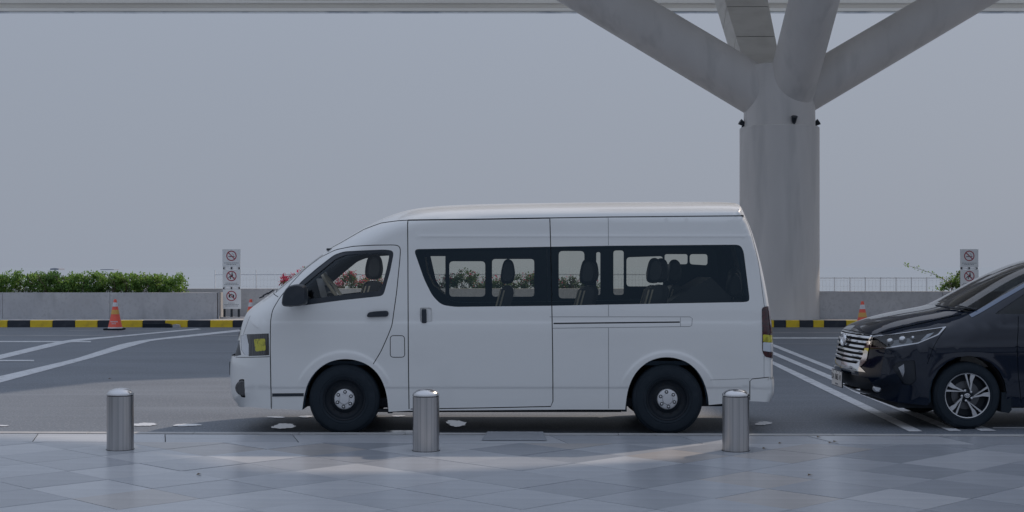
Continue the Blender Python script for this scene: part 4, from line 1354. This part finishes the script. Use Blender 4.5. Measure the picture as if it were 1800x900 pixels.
# small black end caps of the gutter, wiper tip, front bits
c = vpt(580, 438.5)
MB().box(c[0] - 0.035, c[0] + 0.03, c[1] - 0.012, c[1] + 0.03, c[2] - 0.012, c[2] + 0.012, 0.006).build('gutter_cap', 'black_plastic', van)
c = vpt(1305, 379.5)
MB().box(c[0] - 0.02, c[0] + 0.012, c[1] - 0.010, c[1] + 0.03, c[2] - 0.010, c[2] + 0.010, 0.004).build('gutter_cap', 'black_plastic', van)
fx = vsil(404, 655, 0, 0)
MB().box(fx[0] - 0.03, fx[0] + 0.05, -0.30, 0.30, 0.52, 0.66, 0.01).build('plate_holder', 'black_plastic', van)
gp = vsil(414, 602, 0, 0)
MB().box(gp[0] - 0.03, gp[0] + 0.06, -0.12, 0.12, gp[1] - 0.02, gp[1] + 0.09, 0.02).build('nose_badge', 'black_plastic', van)
for k, (a, b) in enumerate([((462, 520), (472, 513)), ((470, 517), (481, 508)), ((456, 524), (464, 519))]):
    z0 = at(a[0], a[1], 14.05); z1 = at(b[0], b[1], 14.05)
    MB().tube([(z0[0] - VO[0], z0[1] - VO[1], z0[2]), (z1[0] - VO[0], z1[1] - VO[1], z1[2] - 0.008)], 0.008, 6).build('wiper', 'black_plastic', van)
fp = vpt(427, 682, -0.01)
MB().lathe([(0.075, 0.02), (0.075, -0.005), (0.06, -0.012)], 20, 'y', fp).build('fog_lamp', 'lamp_smoke', van)
# cabin: dashboard, steering wheel, papers, seats
def vin(px_, py_, y):                                       # a point inside the van at lateral y
    p = at(px_, py_, VO[1] + y)
    return (p[0] - VO[0], y, p[2])
MB().prism([(-2.15, 0.7), (-1.75, 0.7), (-1.72, 1.16), (-1.95, 1.27), (-2.12, 1.22)], 'y', -0.64, 0.64).build('dashboard', 'grey_dash', van)
c0 = vin(587, 508, -0.42)
ringp = []
ax1 = Vector((0.48, 0, -0.66)).normalized()
for k in range(25):
    a = 2 * math.pi * k / 24
    ringp.append(Vector(c0) + (ax1 * math.cos(a) + Vector((0, 1, 0)) * math.sin(a)) * 0.19)
MB().tube(ringp, 0.016, 8, caps=False).build('steering_wheel', 'cream', van)
for (pa, w, h) in (((566, 507), 0.05, 0.19), ((572, 490), 0.045, 0.13)):
    c = vin(pa[0], pa[1], -0.1)
    MB().add([(c[0] - w, c[1] - 0.06, c[2] + h / 2), (c[0] - w + 0.05, c[1] + 0.05, c[2] + h / 2), (c[0] + w, c[1] + 0.05, c[2] - h / 2), (c[0] + w - 0.05, c[1] - 0.06, c[2] - h / 2),
              (c[0] - w, c[1] - 0.055, c[2] + h / 2 + .004), (c[0] - w + 0.05, c[1] + 0.055, c[2] + h / 2 + .004), (c[0] + w, c[1] + 0.055, c[2] - h / 2 + .004), (c[0] + w - 0.05, c[1] - 0.055, c[2] - h / 2 + .004)],
             [(0, 1, 2, 3), (4, 5, 6, 7), (0, 1, 5, 4), (2, 3, 7, 6), (1, 2, 6, 5), (0, 3, 7, 4)]).build('paper_sheet', 'paper', van)
def seat_mesh():
    b = MB()
    b.prism(fillet([(0.0, 0.0), (0.12, 0.0), (0.30, 0.58), (0.27, 0.64), (0.20, 0.64), (0.16, 0.60)], 0.05), 'y', -0.22, 0.22)
    h = MB()
    hp_ = fillet([(0.165, 0.66), (0.28, 0.66), (0.31, 0.75), (0.29, 0.88), (0.24, 0.915), (0.19, 0.89), (0.16, 0.76)], 0.05)
    n = len(hp_)
    cc = np.mean(np.array(hp_), 0)
    v = []
    for t, k in ((-0.13, .75), (-0.105, .95), (-0.05, 1), (0.05, 1), (0.105, .95), (0.13, .75)):
        v += [(cc[0] + (p[0] - cc[0]) * k, t, cc[1] + (p[1] - cc[1]) * k) for p in hp_]
    h.add(v, [(i * n + k, i * n + (k + 1) % n, (i + 1) * n + (k + 1) % n, (i + 1) * n + k) for i in range(5) for k in range(n)], True)
    h.add(v[:n], [tuple(range(n))]); h.add(v[5 * n:], [tuple(range(n))])
    c = MB().box(-0.42, 0.12, -0.22, 0.22, -0.12, 0.04, 0.03)
    tr = MB()
    for y0 in (-0.226, 0.216):
        for off in (0.0, 0.045):
            tr.prism([(0.0 + off, 0.06), (0.018 + off, 0.06), (0.17 + off * .8, 0.60), (0.155 + off * .8, 0.60)], 'y', y0, y0 + 0.010)
    return b.mesh('backrest'), h.mesh('headrest'), c.mesh('cushion'), tr.mesh('seat_piping')
SB, SH_, SC_, ST = seat_mesh()
def seat(x, y, z):
    o = link('seat', SB, 'seat', van, (x, y, z))
    link('headrest', SH_, 'seat', o)
    link('cushion', SC_, 'seat', o)
    link('seat_piping', ST, 'cream', o)
    return o
def seat_at(px_, y, ztop=1.70):
    p = vin(px_, 460, y)
    seat(p[0] - 0.235, y, ztop - 0.915)
for px_, y, zt_ in ((660, -0.45, 1.735), (655, 0.45, 1.735), (893, -0.35, 1.69), (893, 0.02, 1.69), (1032, -0.5, 1.69), (1040, 0.1, 1.69), (1150, -0.55, 1.70), (1162, -0.1, 1.70), (1185, 0.40, 1.69), (1290, 0.5, 1.60), (1290, -0.1, 1.55)):
    seat_at(px_, y, zt_)
# luggage/engine cover block at the rear
MB().prism([(1.35, 0.7), (2.3, 0.7), (2.3, 1.3), (2.1, 1.5), (1.75, 1.3), (1.4, 1.05)], 'y', -0.30, 0.75).build('rear_bench', 'seat', van)
# driver belt strap seen through the first side window
MB().tube([vin(748, 452, 0.3), vin(752, 478, 0.3), vin(762, 500, 0.3), vin(782, 516, 0.3)], 0.010, 6).build('grab_rail', 'cream', van)

# ------------------------------------------------------------------ BLACK CAR
CO = (5.85, 14.95)
def csil(px_, py_, Rr, n, Z=14.95): return ((px_ - CXP) / F * Z - CO[0], CAMH - (py_ - HOR) / F * Z, Rr, n)
c_sil = [csil(*p) for p in [
    (1512, 690, .45, 2.6), (1498, 686, .5, 2.8), (1484, 676, .5, 2.8), (1479, 660, .52, 2.8), (1479, 645, .52, 2.8), (1482, 628, .52, 2.8), (1486, 604, .5, 2.8), (1491, 586, .48, 2.8), (1499, 575, .44, 2.8), (1514, 567, .42, 2.8), (1545, 556, .40, 2.8), (1585, 547, .38, 2.8), (1625, 540, .36, 2.8), (1650, 534, .36, 2.8),
    (1690, 512, .34, 2.8), (1740, 484, .32, 2.8), (1785, 464, .28, 2.7), (1830, 451, .24, 2.6), (1890, 442, .22, 2.5), (1970, 438, .22, 2.5), (2060, 439, .22, 2.5), (2150, 444, .22, 2.5), (2205, 452, .2, 2.4), (2228, 470, .18, 2.4), (2250, 520, .18, 2.4), (2262, 560, .18, 2.4), (2268, 620, .18, 2.4), (2268, 665, .18, 2.4), (2258, 694, .18, 2.4)]]
def cnp(px_, py_, Z=14.07): return ((px_ - CXP) / F * Z - CO[0], CAMH - (py_ - HOR) / F * Z)
chub_f = cnp(1700, 699)
WRc = 0.332
c_arch = []
for k in range(13):
    a = math.radians(-14 + 208 * k / 12)
    c_arch.append((0.385 * math.cos(a), 0.385 * math.sin(a)))
chub_r = (chub_f[0] + 2.75, WRc)
arch1 = [(chub_f[0] + p[0], WRc + p[1] + 0.012) for p in c_arch]
arch2 = [(chub_r[0] + p[0], WRc + p[1] + 0.012) for p in c_arch]
c_bot = [(csil(2250, 700, 0, 0)[0], 0.26)] + arch2 + [(chub_r[0] - 0.42, 0.23), (chub_f[0] + 0.42, 0.22)] + arch1 + [(chub_f[0] - 0.40, 0.235), cnp(1572, 708), cnp(1545, 702)]
def cW(z, x):
    w = np.interp(z, [0.15, 0.3, 0.5, 0.72, 0.92, 1.05, 1.13, 1.70, 1.82], [.86, .885, .905, .915, .905, .888, .868, .64, .60])
    return w
def cfeat(x, z):
    f = np.zeros_like(x)
    for (hx, hz) in (chub_f, chub_r):
        r_ = np.hypot(x - hx, z - WRc)
        f += 0.006 / (1 + np.exp((r_ - 0.43) / 0.012))
    f += 0.012 * np.exp(-((z - (0.80 + 0.02 * (x + 2))) / 0.035) ** 2)
    f += -0.010 / (1 + np.exp(-(z - 1.02 - 0.0 * x) / 0.006))
    return f
CAR = Shell(c_sil, c_bot, cW, cfeat, CO)
T_ = CAR.px
CAR.seam(T_([(1494, 579), (1515, 585), (1534, 588.5), (1580, 577), (1640, 564), (1690, 553), (1705, 549)]), 0.007)
CAR.seam(T_([(1790, 556), (1788, 610), (1790, 660), (1795, 708)]), 0.007)
CAR.seam(T_([(1662, 577), (1650, 594), (1640, 612), (1630, 640)]), 0.005)
CAR.seam(T_([(1930, 470), (1935, 556), (1938, 640), (1932, 708)]), 0.007)
CAR.seam(T_([(2090, 470), (2095, 556), (2090, 640)]), 0.007)
# headlight with chrome outline
hl_out = [(1533, 591), (1570, 587), (1614, 581), (1664, 574), (1650, 589), (1614, 604), (1558, 612.5), (1529, 612)]
hl_in = [(1535, 592), (1571, 588), (1614, 582.3), (1658, 576), (1648.5, 587.5), (1613, 602.3), (1558, 610.3), (1531, 610)]
CAR.panel('headlight_bulb', T_([(1558, 597), (1575, 594), (1598, 591), (1605, 595), (1603, 602), (1585, 605), (1560, 608)]))
CAR.panel('headlight_drl', T_([(1618, 598), (1630, 586), (1642, 583), (1634, 591), (1624, 597)]))
CAR.panel('headlight', T_(fillet(hl_in, 2)))
CAR.panel('chrome_line', T_(fillet(hl_out, 2)))
# grille: frame, bars, mesh, all in the side plan
def zc_of(py_): return CAMH - (py_ - HOR) / F * 14.75
xg = lambda px_, py_: T_([(px_, py_)])[0]
gr = T_([(1534, 590), (1528, 612), (1524, 634), (1513, 645)])
gr_in = T_([(1531, 590), (1521, 612), (1516, 630), (1506, 640)])
fr_x = -3.2
gtop, gbot = zc_of(584), zc_of(640)
for k in range(6):
    z = gtop - 0.035 - k * (gtop - gbot - 0.04) / 6
    CAR.panel('grille_bar_%d' % k, [(fr_x, z + 0.011), (np.interp(z, [p[1] for p in gr_in[::-1]], [p[0] for p in gr_in[::-1]]), z + 0.011), (np.interp(z, [p[1] for p in gr_in[::-1]], [p[0] for p in gr_in[::-1]]), z - 0.011), (fr_x, z - 0.011)])
CAR.panel('grille_mesh', [(fr_x, gtop)] + [gr_in[0]] + gr_in[1:] + [(fr_x, gbot + 0.02)])
CAR.panel('grille_frame', [(fr_x, gtop + 0.02), gr[0]] + gr[1:] + [(gr[-1][0] + 0.03, gbot - 0.05), (fr_x, gbot - 0.06)])
CAR.panel('lower_grille', T_([(1470, 655), (1500, 659), (1526, 665), (1534, 676), (1545, 692), (1500, 690), (1470, 684)]))
CAR.panel('fog_drl', T_([(1579, 646), (1589, 640), (1590, 654), (1587, 664)]))
CAR.panel('fog_recess', T_(fillet([(1568, 645), (1578, 636), (1608, 633), (1611, 668), (1602, 677), (1588, 676)], 4)))
# glass
CAR.panel('side_pane', T_(fillet([(1748, 552), (1800, 517), (1848, 488), (1880, 476), (1926, 471), (1929, 552)], 4)))
CAR.panel('side_pane', T_(fillet([(1939, 470.5), (2085, 470), (2090, 552), (1943, 552)], 4)))
CAR.panel('side_pane', T_(fillet([(2096, 470.5), (2180, 474), (2215, 548), (2100, 552)], 4)))
CAR.seam(T_([(1706, 556), (1722, 547.5), (1760, 525), (1800, 502), (1840, 482), (1880, 467.5)]), 0.03, 'pillar_trim')
ws = [c_sil[13][:2]]
i0, i1 = idx_near(CAR, *csil(1646, 536, 0, 0)[:2]), idx_near(CAR, *csil(1835, 450, 0, 0)[:2])
CAR.panel('windscreen', [tuple(p[:2]) for p in CAR.sil[i0:i1 + 1]] + T_([(1862, 464), (1836, 478), (1798, 500), (1758, 523), (1720, 545), (1692, 549)]))
CAR.panel('hood', [tuple(p[:2]) for p in CAR.sil[idx_near(CAR, *csil(1494, 580, 0, 0)[:2]):i0 + 1]] + T_([(1692, 549), (1700, 551), (1690, 553), (1640, 564), (1580, 577), (1534, 588.5), (1515, 585), (1500, 581)]))
dx1, dx2, dx3 = T_([(1790, 620)])[0][0], T_([(1936, 600)])[0][0], T_([(2093, 600)])[0][0]
CAR.classes.append(('front_door', np.array([(dx1, 0), (dx1, T_([(1790, 556)])[0][1]), (dx1 - 0.3, 1.14), (dx1, 1.5), (dx2, 1.62), (dx2, 0)])))
CAR.classes.append(('rear_door', np.array([(dx2, 0), (dx2, 1.62), (dx3, 1.62), (dx3, 0)])))
fxs = T_([(1640, 612)])[0][0]
CAR.classes.append(('front_bumper', np.array([(-4, 0), (-4, 1.2), (T_([(1662, 577)])[0][0], T_([(1662, 577)])[0][1]), (fxs, T_([(1640, 612)])[0][1]), (T_([(1630, 640)])[0][0], 0.5), (T_([(1630, 640)])[0][0], 0)])))
CAR.classes.append(('front_fender', np.array([(-4, 0), (-4, 1.02), (T_([(1700, 552)])[0][0], 1.16), (dx1, 1.16), (dx1, 0)])))
for hx, hz in (chub_f, chub_r):
    for rr_ in (0.40, 0.412, 0.422, 0.43, 0.438, 0.448, 0.462):
        CAR.line([(hx + rr_ * math.cos(a), WRc + rr_ * math.sin(a)) for a in np.linspace(0.1, math.pi - 0.1, 60)])
CAR.run([0.0006, 0.002, 0.005, 0.010, 0.018, 0.030, 0.045, 0.065, 0.09, 0.12, 0.16, 0.21, 0.27, 0.34], 0.038, 0.36)
car = empty('black_suv', (CO[0], CO[1], 0.0))
tag(car, 'glossy black people carrier with chrome grille entering at the right edge', 'car')
for side in (-1, 1):
    P = lambda names, m, name, off=0.0: add_part(CAR, names, m, car, side, name, off)
    P(['rest'], 'car_paint', 'body')
    P(['hood'], 'car_paint', 'bonnet')
    P(['front_fender'], 'car_paint', 'front_wing')
    bp_ = P(['front_bumper'], 'car_paint', 'front_bumper')
    P(['front_door'], 'car_paint', 'front_door')
    P(['rear_door'], 'car_paint', 'rear_door')
    for q_ in [n for n in CAR.names if n.startswith('seam_')]: P([q_], 'gap', 'shut_line', -0.010)
    P([n for n in CAR.names if n.startswith('pillar_trim')], M.setdefault('pillar_silver', mat('pillar_silver', (0.10, 0.14, 0.22), 0.15, coat=1.0)), 'pillar_trim', 0.004)
    hl = P(['headlight', 'headlight_bulb', 'headlight_drl'], 'glass_clear', 'headlight', 0.0)
    add_part(CAR, ['headlight'], 'car_black', hl, side, 'lamp_housing', -0.034)
    add_part(CAR, ['headlight_bulb'], M.setdefault('reflector', mat('reflector', (0.20, 0.21, 0.22), 0.3, metal=0.6)), hl, side, 'lamp_reflector', -0.032)
    add_part(CAR, ['headlight_drl'], 'lamp_white', hl, side, 'light_strip', -0.012)
    P(['chrome_line'], M.setdefault('dark_chrome', mat('dark_chrome', (0.42, 0.43, 0.45), 0.15, metal=1.0)), 'headlight_surround', 0.003)
    gf = P(['grille_frame'], 'chrome', 'grille_frame', 0.008)
    add_part(CAR, ['grille_mesh'] + ['grille_bar_%d' % q_ for q_ in range(6)], 'gap', gf, side, 'grille_mesh', -0.03)
    for q_ in range(6): add_part(CAR, ['grille_bar_%d' % q_], 'chrome', gf, side, 'grille_bar', 0.004)
    P(['lower_grille'], 'car_black', 'lower_grille', -0.02)
    fr_ = P(['fog_recess', 'fog_drl'], 'car_black', 'fog_recess', -0.010)
    add_part(CAR, ['fog_drl'], 'dark_chrome', fr_, side, 'fog_trim', -0.004)
    for (lx, ly, lr) in ((1566, 601, .036), (1588, 598, .040), (1606, 594.5, .024)):
        q = T_([(lx, ly)])[0]
        yy = float(CAR.Y(q[0], q[1])[0])
        MB().lathe([(lr * math.cos(t_), -side * -0.022 * math.sin(t_)) for t_ in np.linspace(0, 1.5, 7)], 20, 'y', (q[0], side * (yy - 0.028), q[1])).build('lamp_lens', 'lamp_silver', hl)
    P(['side_pane'], 'glass_car', 'window_pane', -0.004)
    P(['windscreen'], 'glass_screen', 'windscreen', 0.001)
    add_part(CAR, [n for n in CAR.names if n not in ('side_pane', 'windscreen', 'headlight', 'headlight_bulb', 'headlight_drl', 'grille_mesh') and not n.startswith('grille_bar')] + ['rest'], 'lining', car, side, 'interior_lining', -0.04, 0.985)
    # wheels
    for k, (hx, hz) in enumerate((chub_f, chub_r)):
        pts = arch1 if k == 0 else arch2
        n = len(pts)
        ya, yb = side * 0.875, side * 0.52
        v = [(p[0], ya, p[1]) for p in pts] + [(p[0], yb, p[1]) for p in pts]
        MB().add(v, [(i, i + 1, i + 1 + n, i + n) for i in range(n - 1)], True).add([(p[0], yb, p[1]) for p in pts], [tuple(range(n))]).build('wheel_well', 'liner', car)
        mb = wheel_tyre(WRc, 0.21, 0.225)
        if side > 0: mb.v = [(x, -y, z) for x, y, z in mb.v]
        w = mb.build('wheel', 'rubber', car, (hx, side * 0.895, WRc))
        sg = 1 if side < 0 else -1
        MB().lathe([(0.226, 0.01 * sg), (0.222, 0.004 * sg), (0.215, 0.006 * sg), (0.212, 0.014 * sg)], 64, 'y', caps=False).build('rim_lip', 'alloy', w)
        MB().lathe([(0.213, 0.012 * sg), (0.20, 0.075 * sg), (0.06, 0.085 * sg), (0.001, 0.085 * sg)], 48, 'y', caps=False).build('rim_barrel', 'rim_black', w)
        MB().lathe([(0.14, 0.08 * sg), (0.14, 0.07 * sg), (0.05, 0.068 * sg)], 40, 'y').build('brake_disc', M.setdefault('disc', mat('disc', (0.10, 0.105, 0.115), 0.4, metal=0.8)), w)
        for q in range(5):
            base = math.radians(72 * q + 93)
            def pol(r_, da): return (r_ * math.cos(base + da), r_ * math.sin(base + da))
            y0, y1 = 0.006 * sg, 0.028 * sg
            # broad angular blade and thin blade meeting near the hub
            pl1 = [pol(0.214, -0.36), pol(0.214, -0.10), pol(0.15, -0.13), pol(0.11, -0.14), pol(0.055, -0.12), pol(0.055, -0.30), pol(0.12, -0.36), pol(0.165, -0.28)]
            pl1 = [pol(0.214, -0.42), pol(0.214, -0.20), pol(0.165, -0.20), pol(0.125, -0.30), pol(0.052, -0.52), pol(0.05, -0.80), pol(0.115, -0.46), pol(0.15, -0.40)]
            pl2 = [pol(0.214, -0.02), pol(0.214, 0.075), pol(0.06, -0.45), pol(0.05, -0.72)]
            def sp(pl, nm, m):
                MB().prism(pl, 'y', min(y0, y1), max(y0, y1)).build(nm, m, w)
            sp(pl1, 'spoke', 'alloy')
            sp(pl2, 'thin_spoke', 'alloy')
            a = base + 0.35
            MB().lathe([(0.012, 0.03 * sg), (0.012, 0.012 * sg), (0.006, 0.008 * sg)], 8, 'y', (0.052 * math.cos(a), 0, 0.052 * math.sin(a))).build('lug_nut', 'alloy', w)
        MB().lathe([(0.07, 0.05 * sg), (0.068, 0.03 * sg), (0.03, 0.018 * sg), (0.001, 0.016 * sg)], 32, 'y').build('hub', 'rim_black', w)
        # wheel emblem: three ovals
        def oval(rx, rz, cz, tw=0.0035, y=0.012, name='hub_emblem'):
            pts_ = [(rx * math.cos(2 * math.pi * t / 24), y * sg, cz + rz * math.sin(2 * math.pi * t / 24)) for t in range(25)]
            return MB().tube(pts_, tw, 6, caps=False).build(name, 'alloy', w)
        oval(0.026, 0.018, 0.0); oval(0.009, 0.016, 0.0); oval(0.018, 0.007, 0.006)
    a, b = cnp(1762, 690), cnp(1776, 726)
    MB().prism([(a[0] - 0.01, a[1]), (b[0], a[1]), (b[0] + 0.01, b[1] + 0.03), (b[0] - 0.02, b[1]), (a[0] - 0.015, b[1] + 0.01)], 'y', min(side * .70, side * .89), max(side * .70, side * .89)).build('mud_flap', 'rubber', car)
MB().box(-2.0, 2.1, -0.78, 0.78, 0.20, 0.30).build('chassis', 'liner', car)
MB().tube([(chub_f[0], -0.7, WRc), (chub_f[0], 0.7, WRc)], 0.05, 8).build('axle', 'liner', car)
MB().tube([(chub_r[0], -0.7, WRc), (chub_r[0], 0.7, WRc)], 0.05, 8).build('axle', 'liner', car)
MB().prism([(-1.35, 0.6), (-0.65, 0.6), (-0.65, 1.0), (-0.9, 1.10), (-1.3, 1.08)], 'y', -0.66, 0.66).build('dashboard', 'grey_dash', car)
for (sx, sy) in ((0.0, -0.38), (0.0, 0.38), (0.95, -0.38), (0.95, 0.38)):
    o = link('seat', SB, 'seat', car, (sx, sy, 0.62))
    link('headrest', SH_, 'seat', o); link('cushion', SC_, 'seat', o)
# front surface lookup: x on the nose for a lateral y and height z
def nose_x(y, z):
    lo = float(np.interp(z, *zip(*sorted([(p[1], p[0]) for p in c_sil[:10]]))))
    xs = np.linspace(lo - 0.05, lo + 0.9, 200)
    zz = np.full_like(xs, z)
    ins = inside(np.stack([xs, zz], 1), CAR.poly)
    Yv = np.where(ins, CAR.Y(xs, zz), 0)
    k = np.argmax(Yv >= abs(y)) if (Yv >= abs(y)).any() else 0
    return xs[k]
# round emblem on the grille
ez = zc_of(598)
ecx = nose_x(0.02, ez) - 0.035
def emb(ry, rz, cz, tw):
    pts_ = [(ecx + 0.10 * (cz + rz * math.sin(2 * math.pi * t / 28)), ry * math.cos(2 * math.pi * t / 28), ez + cz + rz * math.sin(2 * math.pi * t / 28)) for t in range(29)]
    return MB().tube(pts_, tw, 8, caps=False)
eo = emb(0.088, 0.062, 0, 0.011).build('grille_emblem', 'chrome', car)
emb(0.030, 0.056, 0, 0.009).build('emblem_oval', 'chrome', eo)
emb(0.062, 0.026, 0.020, 0.009).build('emblem_oval', 'chrome', eo)
# number plate
pz = zc_of(667)
pxn = nose_x(0.02, pz) - 0.05
pl_ = MB().box(-0.012, 0.0, -0.23, 0.23, -0.085, 0.085, 0.004).build('plate_frame', 'car_black', car, (pxn, -0.02, pz))
MB().box(-0.016, -0.0125, -0.222, 0.222, -0.077, 0.077, 0.001).build('plate_face', 'plate_white', pl_)
def text(body, size, parent, loc, rot, m, name):
    cu = bpy.data.curves.new(name, 'FONT')
    cu.body = body
    cu.size = size
    cu.align_x = 'CENTER'
    cu.align_y = 'CENTER'
    cu.extrude = 0.0006
    to = bpy.data.objects.new(name, cu)
    COL.objects.link(to)
    dg = bpy.context.evaluated_depsgraph_get()
    me = bpy.data.meshes.new_from_object(to.evaluated_get(dg))
    bpy.data.objects.remove(to)
    o = link(name, me, m, parent, loc)
    o.rotation_euler = rot
    return o
for k, chx in enumerate('DA 1065 VI'):
    if chx != ' ':
        text(chx, 0.088, pl_, (-0.0175, 0.19 - 0.0422 * k, 0.012), (R(90), 0, R(-90)), 'sign_black', 'plate_character')
MB().box(-0.017, -0.0162, -0.06, 0.06, -0.066, -0.05).build('plate_date', 'sign_text', pl_)
for dy in (-0.15, 0, 0.15):
    MB().box(-0.018, -0.0162, dy - 0.008, dy + 0.008, 0.062, 0.072).build('plate_screw', 'sign_black', pl_)
# fog lamp and wipers
for side in (-1, 1):
    q = T_([(1542, 682)])[0]
    yy = side * float(CAR.Y(q[0], q[1])[0])
    xx = q[0]
    MB().lathe([(0.042, 0.03), (0.042, -0.005), (0.03, -0.014)], 20, 'y', (xx, 0, q[1])).build('fog_lamp', 'lamp_silver', car, (0, yy, 0)) if side < 0 else MB().lathe([(0.042, -0.03), (0.042, 0.005), (0.03, 0.014)], 20, 'y', (xx, 0, q[1])).build('fog_lamp', 'lamp_silver', car, (0, yy, 0))
def cpt(px_, py_, off=0.0):
    x, z = T_([(px_, py_)])[0]
    return (x, -float(CAR.Y(x, z)[0]) - off, z + off)
MB().tube([cpt(1693, 547, 0.012), cpt(1668, 543, 0.014), cpt(1640, 538.5, 0.012)], 0.010, 6).build('wiper', 'car_black', car)
MB().tube([cpt(1716, 546, 0.012), cpt(1700, 543, 0.014), cpt(1680, 539, 0.012)], 0.008, 6).build('wiper', 'car_black', car)
